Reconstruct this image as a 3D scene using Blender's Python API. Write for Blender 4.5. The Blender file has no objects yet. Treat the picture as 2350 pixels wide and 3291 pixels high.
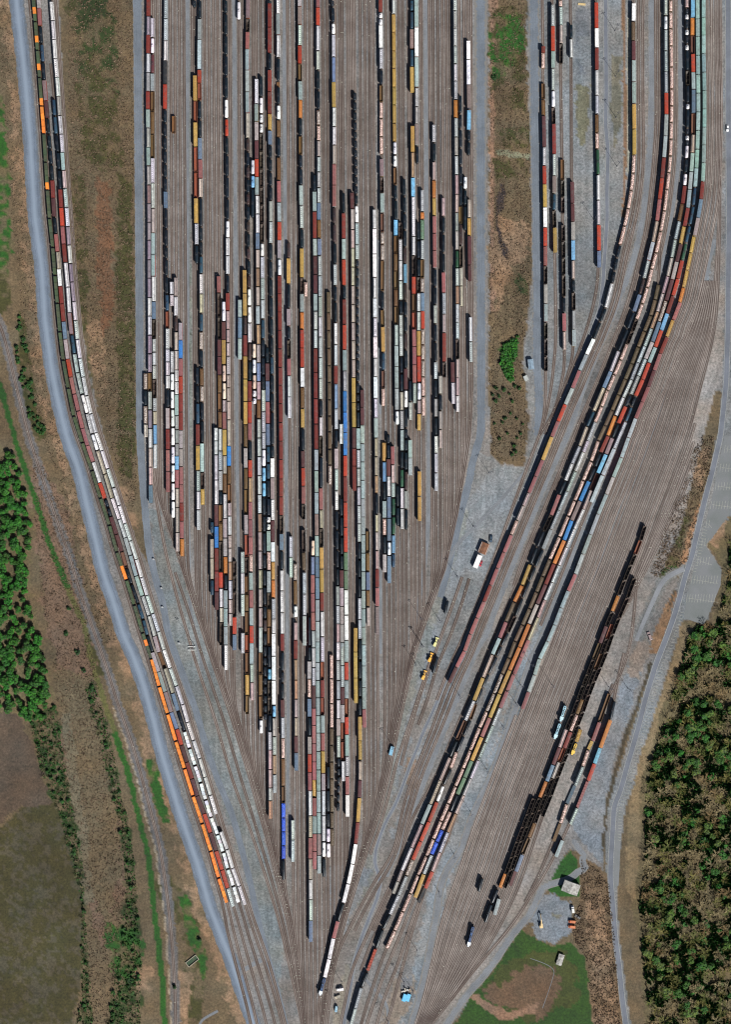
import bpy, bmesh, math, random
import numpy as np
from mathutils import Vector, Matrix
random.seed(7); rng = np.random.default_rng(7)
R = math.radians
SC = bpy.context.scene; COL = SC.collection
# ------------------------------------------------------------------ camera, sky, sun, exposure
PX = 0.28; CX = 1175.0; CY = 1645.5; CAMH = 1300.0
cam = bpy.data.cameras.new('camera'); co = bpy.data.objects.new('camera', cam); COL.objects.link(co)
cam.sensor_fit = 'VERTICAL'; cam.angle = 2*math.atan(3291*PX/2/CAMH); cam.clip_start = 10; cam.clip_end = 6000
co.location = (0, 0, CAMH); SC.camera = co
SDX, SDY, EL = -0.55, 0.835, R(41)                       # shadows fall to the north-west
w = bpy.data.worlds.new('World'); SC.world = w; w.use_nodes = True
bg = w.node_tree.nodes['Background']; sky = w.node_tree.nodes.new('ShaderNodeTexSky')
sky.sky_type = 'NISHITA'; sky.sun_disc = False; sky.sun_elevation = EL; sky.sun_rotation = math.atan2(-SDX, -SDY)
w.node_tree.links.new(sky.outputs[0], bg.inputs[0]); bg.inputs[1].default_value = 0.045
sl = bpy.data.lights.new('sun', 'SUN'); sl.energy = 5.0; sl.angle = R(0.5); sl.color = (1, 0.955, 0.89)
so = bpy.data.objects.new('sun', sl); COL.objects.link(so)
d = Vector((SDX*math.cos(EL), SDY*math.cos(EL), -math.sin(EL))); so.rotation_euler = d.to_track_quat('-Z', 'Y').to_euler()
vs = SC.view_settings; vs.view_transform = 'Standard'; vs.look = 'None'; vs.gamma = 1; vs.exposure = 0.34
SC.cycles.filter_width = 1.25
KF = 1 - 4.2/CAMH                                        # roofs stand 4 m nearer the camera than the ground
def W(px, py, k=1.0): return ((px-CX)*PX*k, (CY-py)*PX*k)
# ------------------------------------------------------------------ materials
def nodes(m):
    m.use_nodes = True; nt = m.node_tree; b = nt.nodes['Principled BSDF']; return nt, b
def N(nt, t, **kw):
    n = nt.nodes.new(t)
    for k, v in kw.items(): setattr(n, k, v)
    return n
def mixc(nt, a, b, f, mode='MIX'):
    n = nt.nodes.new('ShaderNodeMix'); n.data_type = 'RGBA'; n.blend_type = mode
    for s, v in ((n.inputs[0], f), (n.inputs[6], a), (n.inputs[7], b)):
        if hasattr(v, 'links') : nt.links.new(v, s)
        else: s.default_value = v if isinstance(v, (int, float)) else (*v[:3], 1)
    return n.outputs[2]
def noise(nt, scale, detail=3, vec=None, rough=0.6, dim='3D'):
    n = N(nt, 'ShaderNodeTexNoise'); n.inputs['Scale'].default_value = scale; n.inputs['Detail'].default_value = detail
    n.inputs['Roughness'].default_value = rough
    if vec is not None: nt.links.new(vec, n.inputs['Vector'])
    return n
def ramp(nt, f, a, b, lo=0.0, hi=1.0):
    n = N(nt, 'ShaderNodeMapRange'); nt.links.new(f, n.inputs[0])
    n.inputs[1].default_value = a; n.inputs[2].default_value = b; n.inputs[3].default_value = lo; n.inputs[4].default_value = hi
    return n.outputs[0]
def geo(nt): return N(nt, 'ShaderNodeNewGeometry').outputs['Position']
def grey(nt, f):
    n = N(nt, 'ShaderNodeCombineColor')
    for i in range(3): nt.links.new(f, n.inputs[i])
    return n.outputs[0]
def paint_mat(name, dirt=(0.12, 0.08, 0.06), amt=0.35, rough=0.6, metal=0.0, scale=0.9, lo=0.75):
    m = bpy.data.materials.new(name); nt, b = nodes(m)
    oi = N(nt, 'ShaderNodeObjectInfo'); p = geo(nt)
    n1 = noise(nt, scale, 4, p); n2 = noise(nt, 0.25, 2, p)
    c = mixc(nt, oi.outputs['Color'], grey(nt, ramp(nt, n1.outputs[0], 0.3, 0.7, lo, 1.15)), 1.0, 'MULTIPLY')
    c = mixc(nt, c, dirt, ramp(nt, n2.outputs[0], 0.5, 0.75, 0.015, amt))
    nt.links.new(c, b.inputs['Base Color']); b.inputs['Roughness'].default_value = rough; b.inputs['Metallic'].default_value = metal
    return m
def flat_mat(name, col, var=0.25, scale=0.5, rough=0.85, col2=None, fine=3.0, emis=0):
    m = bpy.data.materials.new(name); nt, b = nodes(m); p = geo(nt)
    n1 = noise(nt, scale, 4, p); n2 = noise(nt, fine, 2, p)
    c = mixc(nt, col, col2 or tuple(x*0.6 for x in col), ramp(nt, n1.outputs[0], 0.4, 0.65))
    c = mixc(nt, c, grey(nt, ramp(nt, n2.outputs[0], 0.3, 0.7, 1-var, 1+var)), 1.0, 'MULTIPLY')
    nt.links.new(c, b.inputs['Base Color']); b.inputs['Roughness'].default_value = rough
    return m
M = {}
M['paint'] = paint_mat('painted_steel')
M['roof'] = paint_mat('weathered_roof', amt=0.5, rough=0.55, lo=0.62, dirt=(0.10, 0.085, 0.08))
M['tank'] = paint_mat('tank_paint', amt=0.14, rough=0.4, dirt=(0.04, 0.04, 0.045))
M['dark'] = flat_mat('dark_steel', (0.03, 0.028, 0.026), rough=0.7)
M['grate'] = flat_mat('walkway_grating', (0.055, 0.06, 0.085), rough=0.6)
M['rib'] = paint_mat('galvanised_rib', amt=0.15)
M['rust'] = flat_mat('rusty_steel', (0.085, 0.05, 0.035), col2=(0.05, 0.03, 0.025), rough=0.9)
M['rail'] = flat_mat('rusty_rail', (0.06, 0.034, 0.027), col2=(0.035, 0.02, 0.018), scale=0.05, rough=0.7)
M['glass'] = flat_mat('window_glass', (0.02, 0.03, 0.04), rough=0.1)
M['bark'] = flat_mat('bark', (0.13, 0.10, 0.075))
M['line'] = flat_mat('road_paint', (0.5, 0.5, 0.42), var=0.4)
# scrap: many pale and rusty pieces
m = bpy.data.materials.new('scrap_metal'); nt, b = nodes(m); p = geo(nt); oi = N(nt, 'ShaderNodeObjectInfo')
v = N(nt, 'ShaderNodeTexVoronoi'); v.inputs['Scale'].default_value = 1.5; nt.links.new(p, v.inputs['Vector'])
sx = N(nt, 'ShaderNodeSeparateColor'); nt.links.new(v.outputs['Color'], sx.inputs[0])
c = mixc(nt, (0.62, 0.56, 0.52), (0.16, 0.07, 0.05), ramp(nt, sx.outputs[0], 0.35, 0.75)); c = mixc(nt, c, (0.05, 0.04, 0.045), ramp(nt, sx.outputs[1], 0.72, 0.8))
c = mixc(nt, c, oi.outputs['Color'], 0.65, 'MULTIPLY'); c = mixc(nt, c, oi.outputs['Color'], 0.35)
nt.links.new(c, b.inputs['Base Color']); b.inputs['Roughness'].default_value = 0.7; M['scrap'] = m
# track bed: worn ties in darker ballast, rust beside each rail
m = bpy.data.materials.new('track_bed'); nt, b = nodes(m); p = geo(nt)
uv = N(nt, 'ShaderNodeUVMap'); sp = N(nt, 'ShaderNodeSeparateXYZ'); nt.links.new(uv.outputs[0], sp.inputs[0])
ab = N(nt, 'ShaderNodeMath', operation='ABSOLUTE'); nt.links.new(sp.outputs[0], ab.inputs[0])
df = N(nt, 'ShaderNodeMath', operation='SUBTRACT'); nt.links.new(ab.outputs[0], df.inputs[0]); df.inputs[1].default_value = 0.72
ad = N(nt, 'ShaderNodeMath', operation='ABSOLUTE'); nt.links.new(df.outputs[0], ad.inputs[0])
wv = N(nt, 'ShaderNodeMath', operation='PINGPONG'); nt.links.new(sp.outputs[1], wv.inputs[0]); wv.inputs[1].default_value = 0.3
n1 = noise(nt, 0.06, 4, p); n2 = noise(nt, 1.6, 3, p)
c = mixc(nt, (0.205, 0.178, 0.162), (0.13, 0.108, 0.095), ramp(nt, n1.outputs[0], 0.35, 0.65))
oi = N(nt, 'ShaderNodeObjectInfo'); mp = N(nt, 'ShaderNodeMapping'); nt.links.new(uv.outputs[0], mp.inputs[0]); mp.inputs['Scale'].default_value = (0.9, 0.02, 1)
ns = noise(nt, 1.0, 4, mp.outputs[0], 0.7)
c = mixc(nt, c, (0.075, 0.055, 0.045), ramp(nt, wv.outputs[0], 0.1, 0.28, 0, 0.07))
c = mixc(nt, c, (0.08, 0.06, 0.052), ramp(nt, ns.outputs[0], 0.48, 0.66, 0, 0.75)); c = mixc(nt, c, (0.25, 0.23, 0.215), ramp(nt, ns.outputs[0], 0.32, 0.42, 0.55, 0))
c = mixc(nt, c, grey(nt, ramp(nt, oi.outputs['Random'], 0, 1, 0.74, 1.2)), 1.0, 'MULTIPLY')
c = mixc(nt, c, (0.05, 0.026, 0.02), ramp(nt, ad.outputs[0], 0.16, 0.36, 0.88, 0.0))
c = mixc(nt, c, grey(nt, ramp(nt, n2.outputs[0], 0.3, 0.7, 0.72, 1.3)), 1.0, 'MULTIPLY')
nt.links.new(c, b.inputs['Base Color']); b.inputs['Roughness'].default_value = 0.95; M['bed'] = m
m2 = m.copy(); m2.name = 'pale_track_bed'; M['bed_pale'] = m2
for n_ in m2.node_tree.nodes:
    if n_.type == 'MIX' and abs(n_.inputs[6].default_value[0]-0.205) < 1e-3: n_.inputs[6].default_value = (0.265, 0.238, 0.22, 1); n_.inputs[7].default_value = (0.19, 0.163, 0.147, 1)
def leaf_mat(name, c1, c2):
    m = bpy.data.materials.new(name); nt, b = nodes(m); oi = N(nt, 'ShaderNodeObjectInfo'); p = geo(nt)
    n1 = noise(nt, 0.55, 3, p)
    c = mixc(nt, c1, c2, ramp(nt, n1.outputs[0], 0.38, 0.62)); c = mixc(nt, c, oi.outputs['Color'], 1.0, 'MULTIPLY')
    nt.links.new(c, b.inputs['Base Color']); b.inputs['Roughness'].default_value = 0.8; return m
M['leaf'] = leaf_mat('leaves', (0.022, 0.115, 0.005), (0.006, 0.04, 0.005))
M['twig'] = leaf_mat('bare_twigs', (0.26, 0.215, 0.12), (0.14, 0.12, 0.05))
M['brush'] = leaf_mat('dry_brush', (0.17, 0.12, 0.085), (0.075, 0.055, 0.03))
# ------------------------------------------------------------------ mesh helpers
class MB:
    def __init__(s): s.v = []; s.f = []; s.m = []; s.mats = []; s.uv = {}
    def mi(s, mat):
        if mat not in s.mats: s.mats.append(mat)
        return s.mats.index(mat)
    def face(s, vs, mat, uv=None):
        b = len(s.v); s.v += [tuple(v) for v in vs]; s.f.append(tuple(range(b, b+len(vs)))); s.m.append(s.mi(mat))
        if uv: s.uv[len(s.f)-1] = uv
    def box(s, x0, x1, y0, y1, z0, z1, mat, bottom=False, T=None):
        c = [(x0,y0,z0),(x1,y0,z0),(x1,y1,z0),(x0,y1,z0),(x0,y0,z1),(x1,y0,z1),(x1,y1,z1),(x0,y1,z1)]
        if T is not None: c = [tuple(T @ Vector(q)) for q in c]
        b = len(s.v); s.v += c; k = s.mi(mat)
        fs = [(4,5,6,7),(0,1,5,4),(1,2,6,5),(2,3,7,6),(3,0,4,7)] + ([(3,2,1,0)] if bottom else [])
        for f in fs: s.f.append(tuple(b+i for i in f)); s.m.append(k)
    def loft(s, rings, mat, cap=True, closed=True):
        b = len(s.v); n = len(rings[0]); k = s.mi(mat)
        for r in rings: s.v += [tuple(q) for q in r]
        for i in range(len(rings)-1):
            for j in range(n if closed else n-1):
                a = b+i*n+j; c = b+i*n+(j+1) % n; s.f.append((a, c, c+n, a+n)); s.m.append(k)
        if cap:
            s.f.append(tuple(b+j for j in range(n))[::-1]); s.m.append(k)
            s.f.append(tuple(b+(len(rings)-1)*n+j for j in range(n))); s.m.append(k)
    def cyl(s, p0, p1, r0, r1, mat, n=8):
        a = Vector(p0); c = Vector(p1); d = (c-a).normalized(); u = d.orthogonal().normalized(); w_ = d.cross(u)
        s.loft([[a+(u*math.cos(t)+w_*math.sin(t))*r0 for t in [2*math.pi*i/n for i in range(n)]],
                [c+(u*math.cos(t)+w_*math.sin(t))*r1 for t in [2*math.pi*i/n for i in range(n)]]], mat)
    def mesh(s, name):
        me = bpy.data.meshes.new(name); me.from_pydata(s.v, [], s.f)
        for mt in s.mats: me.materials.append(M[mt] if isinstance(mt, str) else mt)
        me.polygons.foreach_set('material_index', s.m)
        if s.uv:
            l = me.uv_layers.new(name='UVMap')
            for fi, u in s.uv.items():
                st = me.polygons[fi].loop_start
                for j, q in enumerate(u): l.data[st+j].uv = q
        me.update(); return me
def link(name, data, parent=None, color=None, loc=None):
    o = bpy.data.objects.new(name, data); COL.objects.link(o)
    if parent is not None: o.parent = parent
    if color: o.color = (*color, 1)
    if loc: o.location = loc
    return o
def tag(o, label=None, cat=None, group=None, kind=None):
    if label: o['label'] = label
    if cat: o['category'] = cat
    if group: o['group'] = group
    if kind: o['kind'] = kind
    return o
def offset(pts, off):
    out = []
    for i, (x, y) in enumerate(pts):
        a = pts[max(i-1, 0)]; c = pts[min(i+1, len(pts)-1)]; dx, dy = c[0]-a[0], c[1]-a[1]; L = math.hypot(dx, dy) or 1
        o = off[i] if hasattr(off, '__len__') else off
        out.append((x-dy/L*o, y+dx/L*o))
    return out
def ribbon(mb, pts, hw, z, mat, skirt=0.0):
    hl = hw if hasattr(hw, '__len__') else [hw]*len(pts)
    l = offset(pts, hl); r = offset(pts, [-h for h in hl]); s = 0
    for i in range(len(pts)-1):
        t = s+math.dist(pts[i], pts[i+1])
        mb.face([(*r[i], z), (*r[i+1], z), (*l[i+1], z), (*l[i], z)], mat, [(-hl[i], s), (-hl[i+1], t), (hl[i+1], t), (hl[i], s)])
        s = t
def simplify(p, tol=0.05):
    if len(p) < 3: return p
    a, c = np.array(p[0]), np.array(p[-1]); q = np.array(p); dv = c-a; L = np.hypot(*dv) or 1
    dd = abs(dv[0]*(q[:, 1]-a[1])-dv[1]*(q[:, 0]-a[0]))/L; i = int(dd.argmax())
    if dd[i] < tol: return [p[0], p[-1]]
    return simplify(p[:i+1], tol)[:-1]+simplify(p[i:], tol)
def curve(ptsyx, step=6, win=5):
    """pixel control points (y, x) -> smoothed list of (px, py)"""
    ptsyx = sorted(ptsyx); ys = np.array([p[0] for p in ptsyx]); xs = np.array([p[1] for p in ptsyx])
    yy = np.arange(ys[0], ys[-1]+step, step); xx = np.interp(yy, ys, xs)
    e = np.concatenate([2*xx[0]-xx[1:win+1][::-1], xx, 2*xx[-1]-xx[-win-1:-1][::-1]]) if len(xx) > win+1 else xx
    if len(xx) > win+1:
        k = np.ones(2*win+1)/(2*win+1); xx = np.convolve(e, k, 'valid')
    return yy, xx
# ------------------------------------------------------------------ ground: one sheet, its own earth and plant colours
def inpoly(X, Y, poly):
    c = np.zeros(X.shape, bool); n = len(poly); j = n-1
    for i in range(n):
        xi, yi = poly[i]; xj, yj = poly[j]
        with np.errstate(divide='ignore', invalid='ignore'):
            t = ((yi > Y) != (yj > Y)) & (X < (xj-xi)*(Y-yi)/((yj-yi) or 1e-9)+xi)
        c ^= t; j = i
    return c
def vnoise(X, Y, s, seed):
    g = np.random.default_rng(seed).random((256, 256)); x = X/s; y = Y/s
    i = np.floor(x).astype(int); j = np.floor(y).astype(int); fx = x-i; fy = y-j; fx = fx*fx*(3-2*fx); fy = fy*fy*(3-2*fy)
    a = g[i % 256, j % 256]; b_ = g[(i+1) % 256, j % 256]; c = g[i % 256, (j+1) % 256]; d_ = g[(i+1) % 256, (j+1) % 256]
    return (a*(1-fx)+b_*fx)*(1-fy)+(c*(1-fx)+d_*fx)*fy
R1 = [(51,-80),(51,0),(76,216),(95,433),(111,700),(133,862),(143,1025),(165,1187),(187,1295),(212,1400),(252,1508),(277,1616),(304,1725),(328,1833),(366,1941),(399,2050),(425,2100),(463,2208),(493,2316),(520,2425),(553,2533),(580,2620),(636,2780),(674,2916),(739,3078),(777,3186),(815,3291),(845,3371)]
R2 = [(441,-80),(441,0),(446,700),(449,1400),(458,1554),(478,1770),(500,1862),(523,1939),(541,2046),(562,2100),(582,2154),(631,2289),(663,2403),(701,2511),(745,2614),(772,2710),(804,2834),(826,2943),(847,3024),(864,3089),(891,3186),(918,3291),(938,3371)]
R3 = [(1545,-80),(1546,0),(1546,700),(1548,1380),(1540,1420),(1520,1480),(1511,1538),(1486,1631),(1458,1754),(1440,1830),(1416,1920)]
R5 = [(1717,-80),(1717,0),(1720,400),(1726,700),(1726,792),(1729,977),(1726,1162),(1735,1285),(1730,1400)]
R6a = [(1947,-80),(1948,0),(1950,300),(1948,400),(1956,492),(1952,616),(1953,700),(1945,823),(1939,915),(1930,992),(1908,1054),(1881,1115),(1862,1162),(1822,1240),(1795,1300),(1750,1410),(1728,1470),(1696,1554),(1670,1615),(1650,1665),(1628,1712),(1608,1770),(1590,1815),(1545,1930),(1497,2050),(1450,2150),(1437,2182)]
R6b = [(1437,2182),(1412,2240),(1388,2296),(1362,2350),(1342,2404),(1322,2450),(1302,2506),(1283,2558),(1269,2591),(1245,2631),(1223,2683),(1208,2730),(1204,2776),(1216,2806),(1224,2831),(1214,2883),(1189,2945),(1159,3022),(1137,3099),(1128,3160),(1115,3237),(1106,3291),(1098,3371)]
R7 = [(2094,-80),(2096,0),(2096,308),(2093,431),(2084,554),(2072,677),(2062,731),(2041,823),(2016,900),(1995,946),(1967,1023),(1933,1100),(1896,1192),(1868,1269),(1850,1331),(1819,1415),(1788,1477),(1748,1569),(1705,1677),(1674,1754),(1637,1846),(1594,1954),(1563,2046),(1535,2081),(1492,2189),(1455,2281),(1406,2404),(1369,2496),(1332,2589),(1302,2666),(1280,2727),(1240,2810)]
R8 = [(2190,-80),(2190,0),(2189,462),(2176,585),(2164,677),(2146,762),(2127,869),(2115,915)]
R9 = [(2300,770),(2281,838),(2250,992),(2219,1069),(2173,1162),(2139,1254),(2115,1346),(2096,1400),(2065,1477),(2029,1554),(2001,1631),(1967,1723),(1930,1800),(1887,1923),(1856,2000)]
R9b = [(1900,1600),(1880,1662),(1849,1754),(1819,1846),(1779,1954),(1748,2046),(1708,2120),(1671,2235),(1646,2312),(1609,2419),(1572,2512),(1535,2589),(1505,2660),(1480,2743),(1452,2770),(1428,2813),(1412,2868),(1406,2930),(1388,3022),(1372,3114),(1342,3237),(1325,3291),(1310,3371)]
R10 = [(2342,-80),(2342,0),(2343,400),(2345,700),(2342,946),(2342,1039),(2336,1223),(2327,1316),(2318,1400),(2293,1508),(2269,1600),(2247,1692),(2226,1785),(2201,1862),(2186,1923),(2167,1985),(2145,2046),(2110,2134),(2077,2243),(2050,2351),(2018,2459),(1996,2540),(1975,2591),(1969,2699),(1964,2780),(1964,2834),(1972,2916),(1980,3024),(1991,3105),(2002,3213),(2013,3291),(2020,3371)]
R11 = [(1950,2810),(1920,2775),(1893,2748),(1870,2718),(1850,2699),(1823,2726),(1785,2780),(1755,2830),(1738,2868),(1702,2945),(1656,2991),(1625,3037),(1585,3099),(1548,3145),(1502,3194),(1462,3253),(1430,3300),(1400,3371)]
RL = [(2201,1828),(2158,1843),(2127,1874),(2112,1908),(2090,1954),(2066,2010),(2047,2056)]
R4 = [(1369,-80),(1369,0),(1371,700),(1374,1000),(1380,1400),(1377,1677),(1368,1800),(1349,1923),(1322,2100)]
LANES = [[(602,-80),(603,1500),(610,1950),(650,2150)],[(752,-80),(758,1000),(762,1500),(768,1900)],[(914,-80),(916,700),(922,1900),(926,2300),(924,2600)],[(1217,770),(1222,1330)],[(1222,1830),(1224,2100)]]
def wid(path, a, b=None):
    n = len(path); b = a if b is None else b
    return [(a+(b-a)*i/(n-1)) for i in range(n)]
def corr(path, dl, dr):            # polygon either side of a path, in pixels
    o = offset(path, -dr); p = offset(path, dl); return p+o[::-1]
BRUSH = (0.105, 0.078, 0.045); TAN = (0.20, 0.132, 0.082); OLIVE = (0.042, 0.042, 0.012); GREEN = (0.014, 0.07, 0.003); BALL = (0.158, 0.15, 0.146)
BLUEG = (0.15, 0.165, 0.185); DIRT = (0.15, 0.158, 0.165); FLOOR = (0.105, 0.083, 0.042); DITCH = (0.05, 0.04, 0.025); DGREEN = (0.02, 0.036, 0.008)
G = lambda L: [(1850+x/3.248, 1400+y/3.248) for x, y in L]
D1t = lambda L: [(1440+x/3.248, y/3.248) for x, y in L]
Rt = lambda L: [(1650+x/1.848, 2591+y/1.848) for x, y in L]
PADS = [
 (TAN, corr(R1, 55, 0), 12), (GREEN, [(-200,280),(5,300),(30,560),(38,800),(20,900),(-200,900)], 10), (OLIVE, [(-200,900),(22,880),(35,980),(5,1010),(-200,1040)], 8),
 (OLIVE, [(60,990),(80,1050),(120,1330),(150,1400),(120,1420),(85,1330),(55,1120)], 6),
 (OLIVE, [(190,-80),(350,-80),(352,60),(372,100),(340,250),(250,200),(252,60),(200,40)], 14), (DGREEN, [(260,-80),(345,-80),(345,50),(300,90),(255,50)], 10),
 (DGREEN, [(230,40),(360,40),(390,260),(350,420),(270,380),(240,200)], 16), (OLIVE, [(235,240),(300,200),(370,300),(400,560),(330,560),(260,480)], 16), (OLIVE, [(230,560),(270,560),(280,900),(300,1350),(330,1400),(300,1420),(262,1150),(240,800)], 10),
 ((0.125, 0.065, 0.035), [(305,570),(352,590),(365,800),(360,1050),(330,1080),(312,900)], 10), (OLIVE, [(380,560),(420,560),(432,1100),(430,1550),(380,1500),(372,900)], 8),
 (TAN, [(280,1000),(330,1040),(345,1250),(320,1280),(290,1150)], 10), (TAN, [(385,1560),(425,1560),(438,1700),(400,1680)], 8),
 (OLIVE, corr([(264,1914),(300,2020),(345,2160)], 30, -6), 8), 
 (OLIVE, [(480,2850),(520,2800),(560,2820),(640,2960),(650,3050),(660,3150),(640,3291),(600,3291),(590,3000)], 10), (GREEN, [(470,2440),(500,2440),(520,2540),(545,2640),(520,2640),(490,2560)], 5),
 (GREEN, [(575,2880),(600,2880),(640,3000),(670,3120),(650,3150),(630,3080),(600,3000)], 6), (TAN, [(575,3120),(620,3120),(600,3291),(570,3291)], 5),
 ((0.135, 0.088, 0.06), [(105,1430),(215,1640),(255,1850),(310,2170),(345,2370),(380,2591),(400,2850),(330,3050),(300,2950),(265,2750),(200,2420),(180,2150),(130,1900),(105,1620)], 14),
 ((0.11, 0.085, 0.05), [(160,2150),(300,2180),(360,2500),(390,2800),(340,3000),(270,2800),(230,2520)], 16),
 ((0.12, 0.105, 0.07), [(190,2300),(225,2300),(280,2680),(300,2900),(270,2900),(255,2760)], 8),
 ((0.07, 0.05, 0.035), [(-200,2270),(60,2290),(130,2480),(200,2650),(160,2620),(80,2591),(-200,2760)], 10),
 ((0.042, 0.038, 0.013), [(-200,2720),(-10,2670),(75,2594),(182,2585),(212,2690),(262,2810),(266,2950),(256,3200),(232,3250),(230,3400),(-200,3400)], 4),
 (FLOOR, [(-200,1430),(20,1440),(62,1480),(102,1620),(96,1891),(102,1950),(142,2080),(168,2230),(120,2340),(70,2300),(-200,2280)], 10),
 (DGREEN, [(90,2300),(180,2270),(200,2420),(235,2600),(265,2750),(270,2900),(300,3371),(240,3371),(262,3200),(262,2900),(200,2650),(130,2480)], 9),
 (DGREEN, [(270,2200),(300,2200),(345,2330),(370,2450),(400,2600),(430,2750),(440,2900),(460,3100),(455,3371),(330,3371),(380,3050),(400,2850),(380,2650),(345,2500),(310,2350)], 9),
 (GREEN, [(330,2980),(420,2960),(470,3060),(440,3140),(360,3120)], 14), (TAN, [(430,3120),(490,3100),(490,3180),(440,3190)], 8),
 # east side: forest floor, meadow, banks
 (FLOOR, [(2600,1560),(2350,1660),(2275,1745),(2330,1840),(2290,2010),(2200,1995),(2160,2130),(2115,2280),(2085,2400),(2058,2520),(2052,2620),(2060,2750),(2030,2900),(2050,3000),(2060,3150),(2080,3400),(2600,3400)], 8),
 (TAN, [(2275,1745),(2340,1660),(2335,1720),(2300,1760)], 6), ((0.17, 0.125, 0.07), [(2190,2000),(2160,2130),(2110,2280),(2070,2400),(2040,2500),(2020,2640),(2010,2850),(2035,2900),(2060,2750),(2060,2520),(2130,2280),(2190,2130),(2230,2010)], 6),
 ((0.115, 0.078, 0.045), [(1965,2840),(1935,2790),(1860,2740),(1868,2820),(1866,2890),(1840,2960),(1840,3020),(1880,3080),(1915,3400),(2010,3400),(1990,3105)], 6),
 (TAN, [(1880,2850),(1935,2860),(1955,3000),(1975,3150),(1985,3400),(1925,3400),(1900,3150),(1890,3000)], 10),
 ((0.02, 0.055, 0.006), [(1672,2985),(1628,3050),(1578,3133),(1520,3194),(1455,3300),(1400,3400),(1920,3400),(1893,3159),(1877,3078),(1834,3024),(1780,3040),(1730,3022)], 5),
 ((0.04, 0.05, 0.012), [(1690,3060),(1790,3050),(1850,3110),(1870,3220),(1700,3291),(1560,3200),(1600,3120)], 14),
 ((0.105, 0.066, 0.04), [(1700,3100),(1790,3120),(1810,3180),(1740,3290),(1690,3240),(1620,3250),(1540,3190),(1640,3150)], 16),
 (GREEN, [(1756,2862),(1790,2790),(1832,2735),(1858,2762),(1868,2820),(1862,2880),(1800,2882)], 3),
 ((0.2, 0.12, 0.08), [(1500,3205),(1530,3200),(1640,3255),(1700,3230),(1740,3215),(1720,3260),(1620,3280)], 6),
 (BRUSH, G([(1335,0),(1450,0),(1400,400),(1310,680),(1180,1300),(1100,1370),(850,1490),(780,1450),(900,1050),(1060,650),(1180,400),(1240,150)]), 6),
 (TAN, G([(1270,200),(1400,100),(1330,560),(1180,520)]), 8), (TAN, G([(960,850),(1060,700),(930,1250),(800,1350)]), 6), ((0.27, 0.15, 0.08), G([(1290,700),(1310,680),(1170,1330),(1100,1370),(1180,1000)]), 3),
 (OLIVE, G([(1100,800),(1200,780),(1150,1100),(1000,1400),(850,1480),(790,1440),(900,1300)]), 10), (GREEN, G([(880,1430),(960,1360),(1080,1350),(900,1450)]), 4),
 (BRUSH, [(2300,1260),(2325,1260),(2318,1400),(2265,1400),(2285,1320)], 6),
 ((0.21, 0.125, 0.07), G([(1030,1620),(1075,1600),(1000,1850),(900,2274),(780,2274),(840,2000),(930,1800)]), 5), (DITCH, G([(1030,1620),(1060,1620),(1000,1760),(960,1840)]), 3),
 (DITCH, [(2100,2130),(2085,2180),(2030,2330),(1990,2470),(1955,2600),(1940,2770),(1930,2760),(1942,2600),(1975,2470),(2018,2330),(2070,2200),(2085,2130)], 3),
 # middle patch of brush
 (BRUSH, [(1572,-80),(1690,-80),(1690,60),(1700,250),(1700,290),(1703,450),(1713,700),(1712,900),(1696,1050),(1680,1150),(1690,1280),(1705,1350),(1685,1500),(1610,1490),(1578,1460),(1572,1200)], 6),
 ((0.20, 0.125, 0.085), [(1576,-80),(1600,-80),(1592,200),(1588,800),(1590,1000),(1574,1000),(1574,300)], 5), (OLIVE, [(1600,20),(1690,30),(1695,250),(1600,280),(1580,300),(1580,60)], 14), (GREEN, [(1595,50),(1680,40),(1690,160),(1630,230),(1590,260)], 9), (GREEN, [(1566,100),(1580,100),(1600,230),(1580,250),(1575,160)], 7), (GREEN, [(1595,100),(1610,105),(1600,140)], 8),
 (OLIVE, [(1620,290),(1690,290),(1695,360),(1620,340)], 10), (OLIVE, [(1600,420),(1700,400),(1700,480),(1620,480)], 12), (OLIVE, [(1580,500),(1680,510),(1690,570),(1600,580)], 12), ((0.2, 0.13, 0.08), [(1600,700),(1711,720),(1705,820),(1650,860),(1590,1000),(1576,800)], 14),
 ((0.03, 0.022, 0.022), [(1596,640),(1606,590),(1614,585),(1624,620),(1618,670),(1600,690),(1612,760),(1632,800),(1632,835),(1615,820),(1602,770),(1592,700)], 3),
 (DGREEN, [(1655,880),(1705,900),(1700,950),(1665,940)], 10), (GREEN, [(1610,1110),(1670,1085),(1655,1150),(1640,1220),(1615,1180)], 10), ((0.10, 0.075, 0.045), [(1576,1240),(1690,1240),(1700,1350),(1660,1480),(1590,1450)], 12),
 ((0.15, 0.16, 0.11), [(1592,482),(1600,482),(1660,490),(1710,495),(1705,512),(1660,508),(1600,496)], 3),
]
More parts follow.
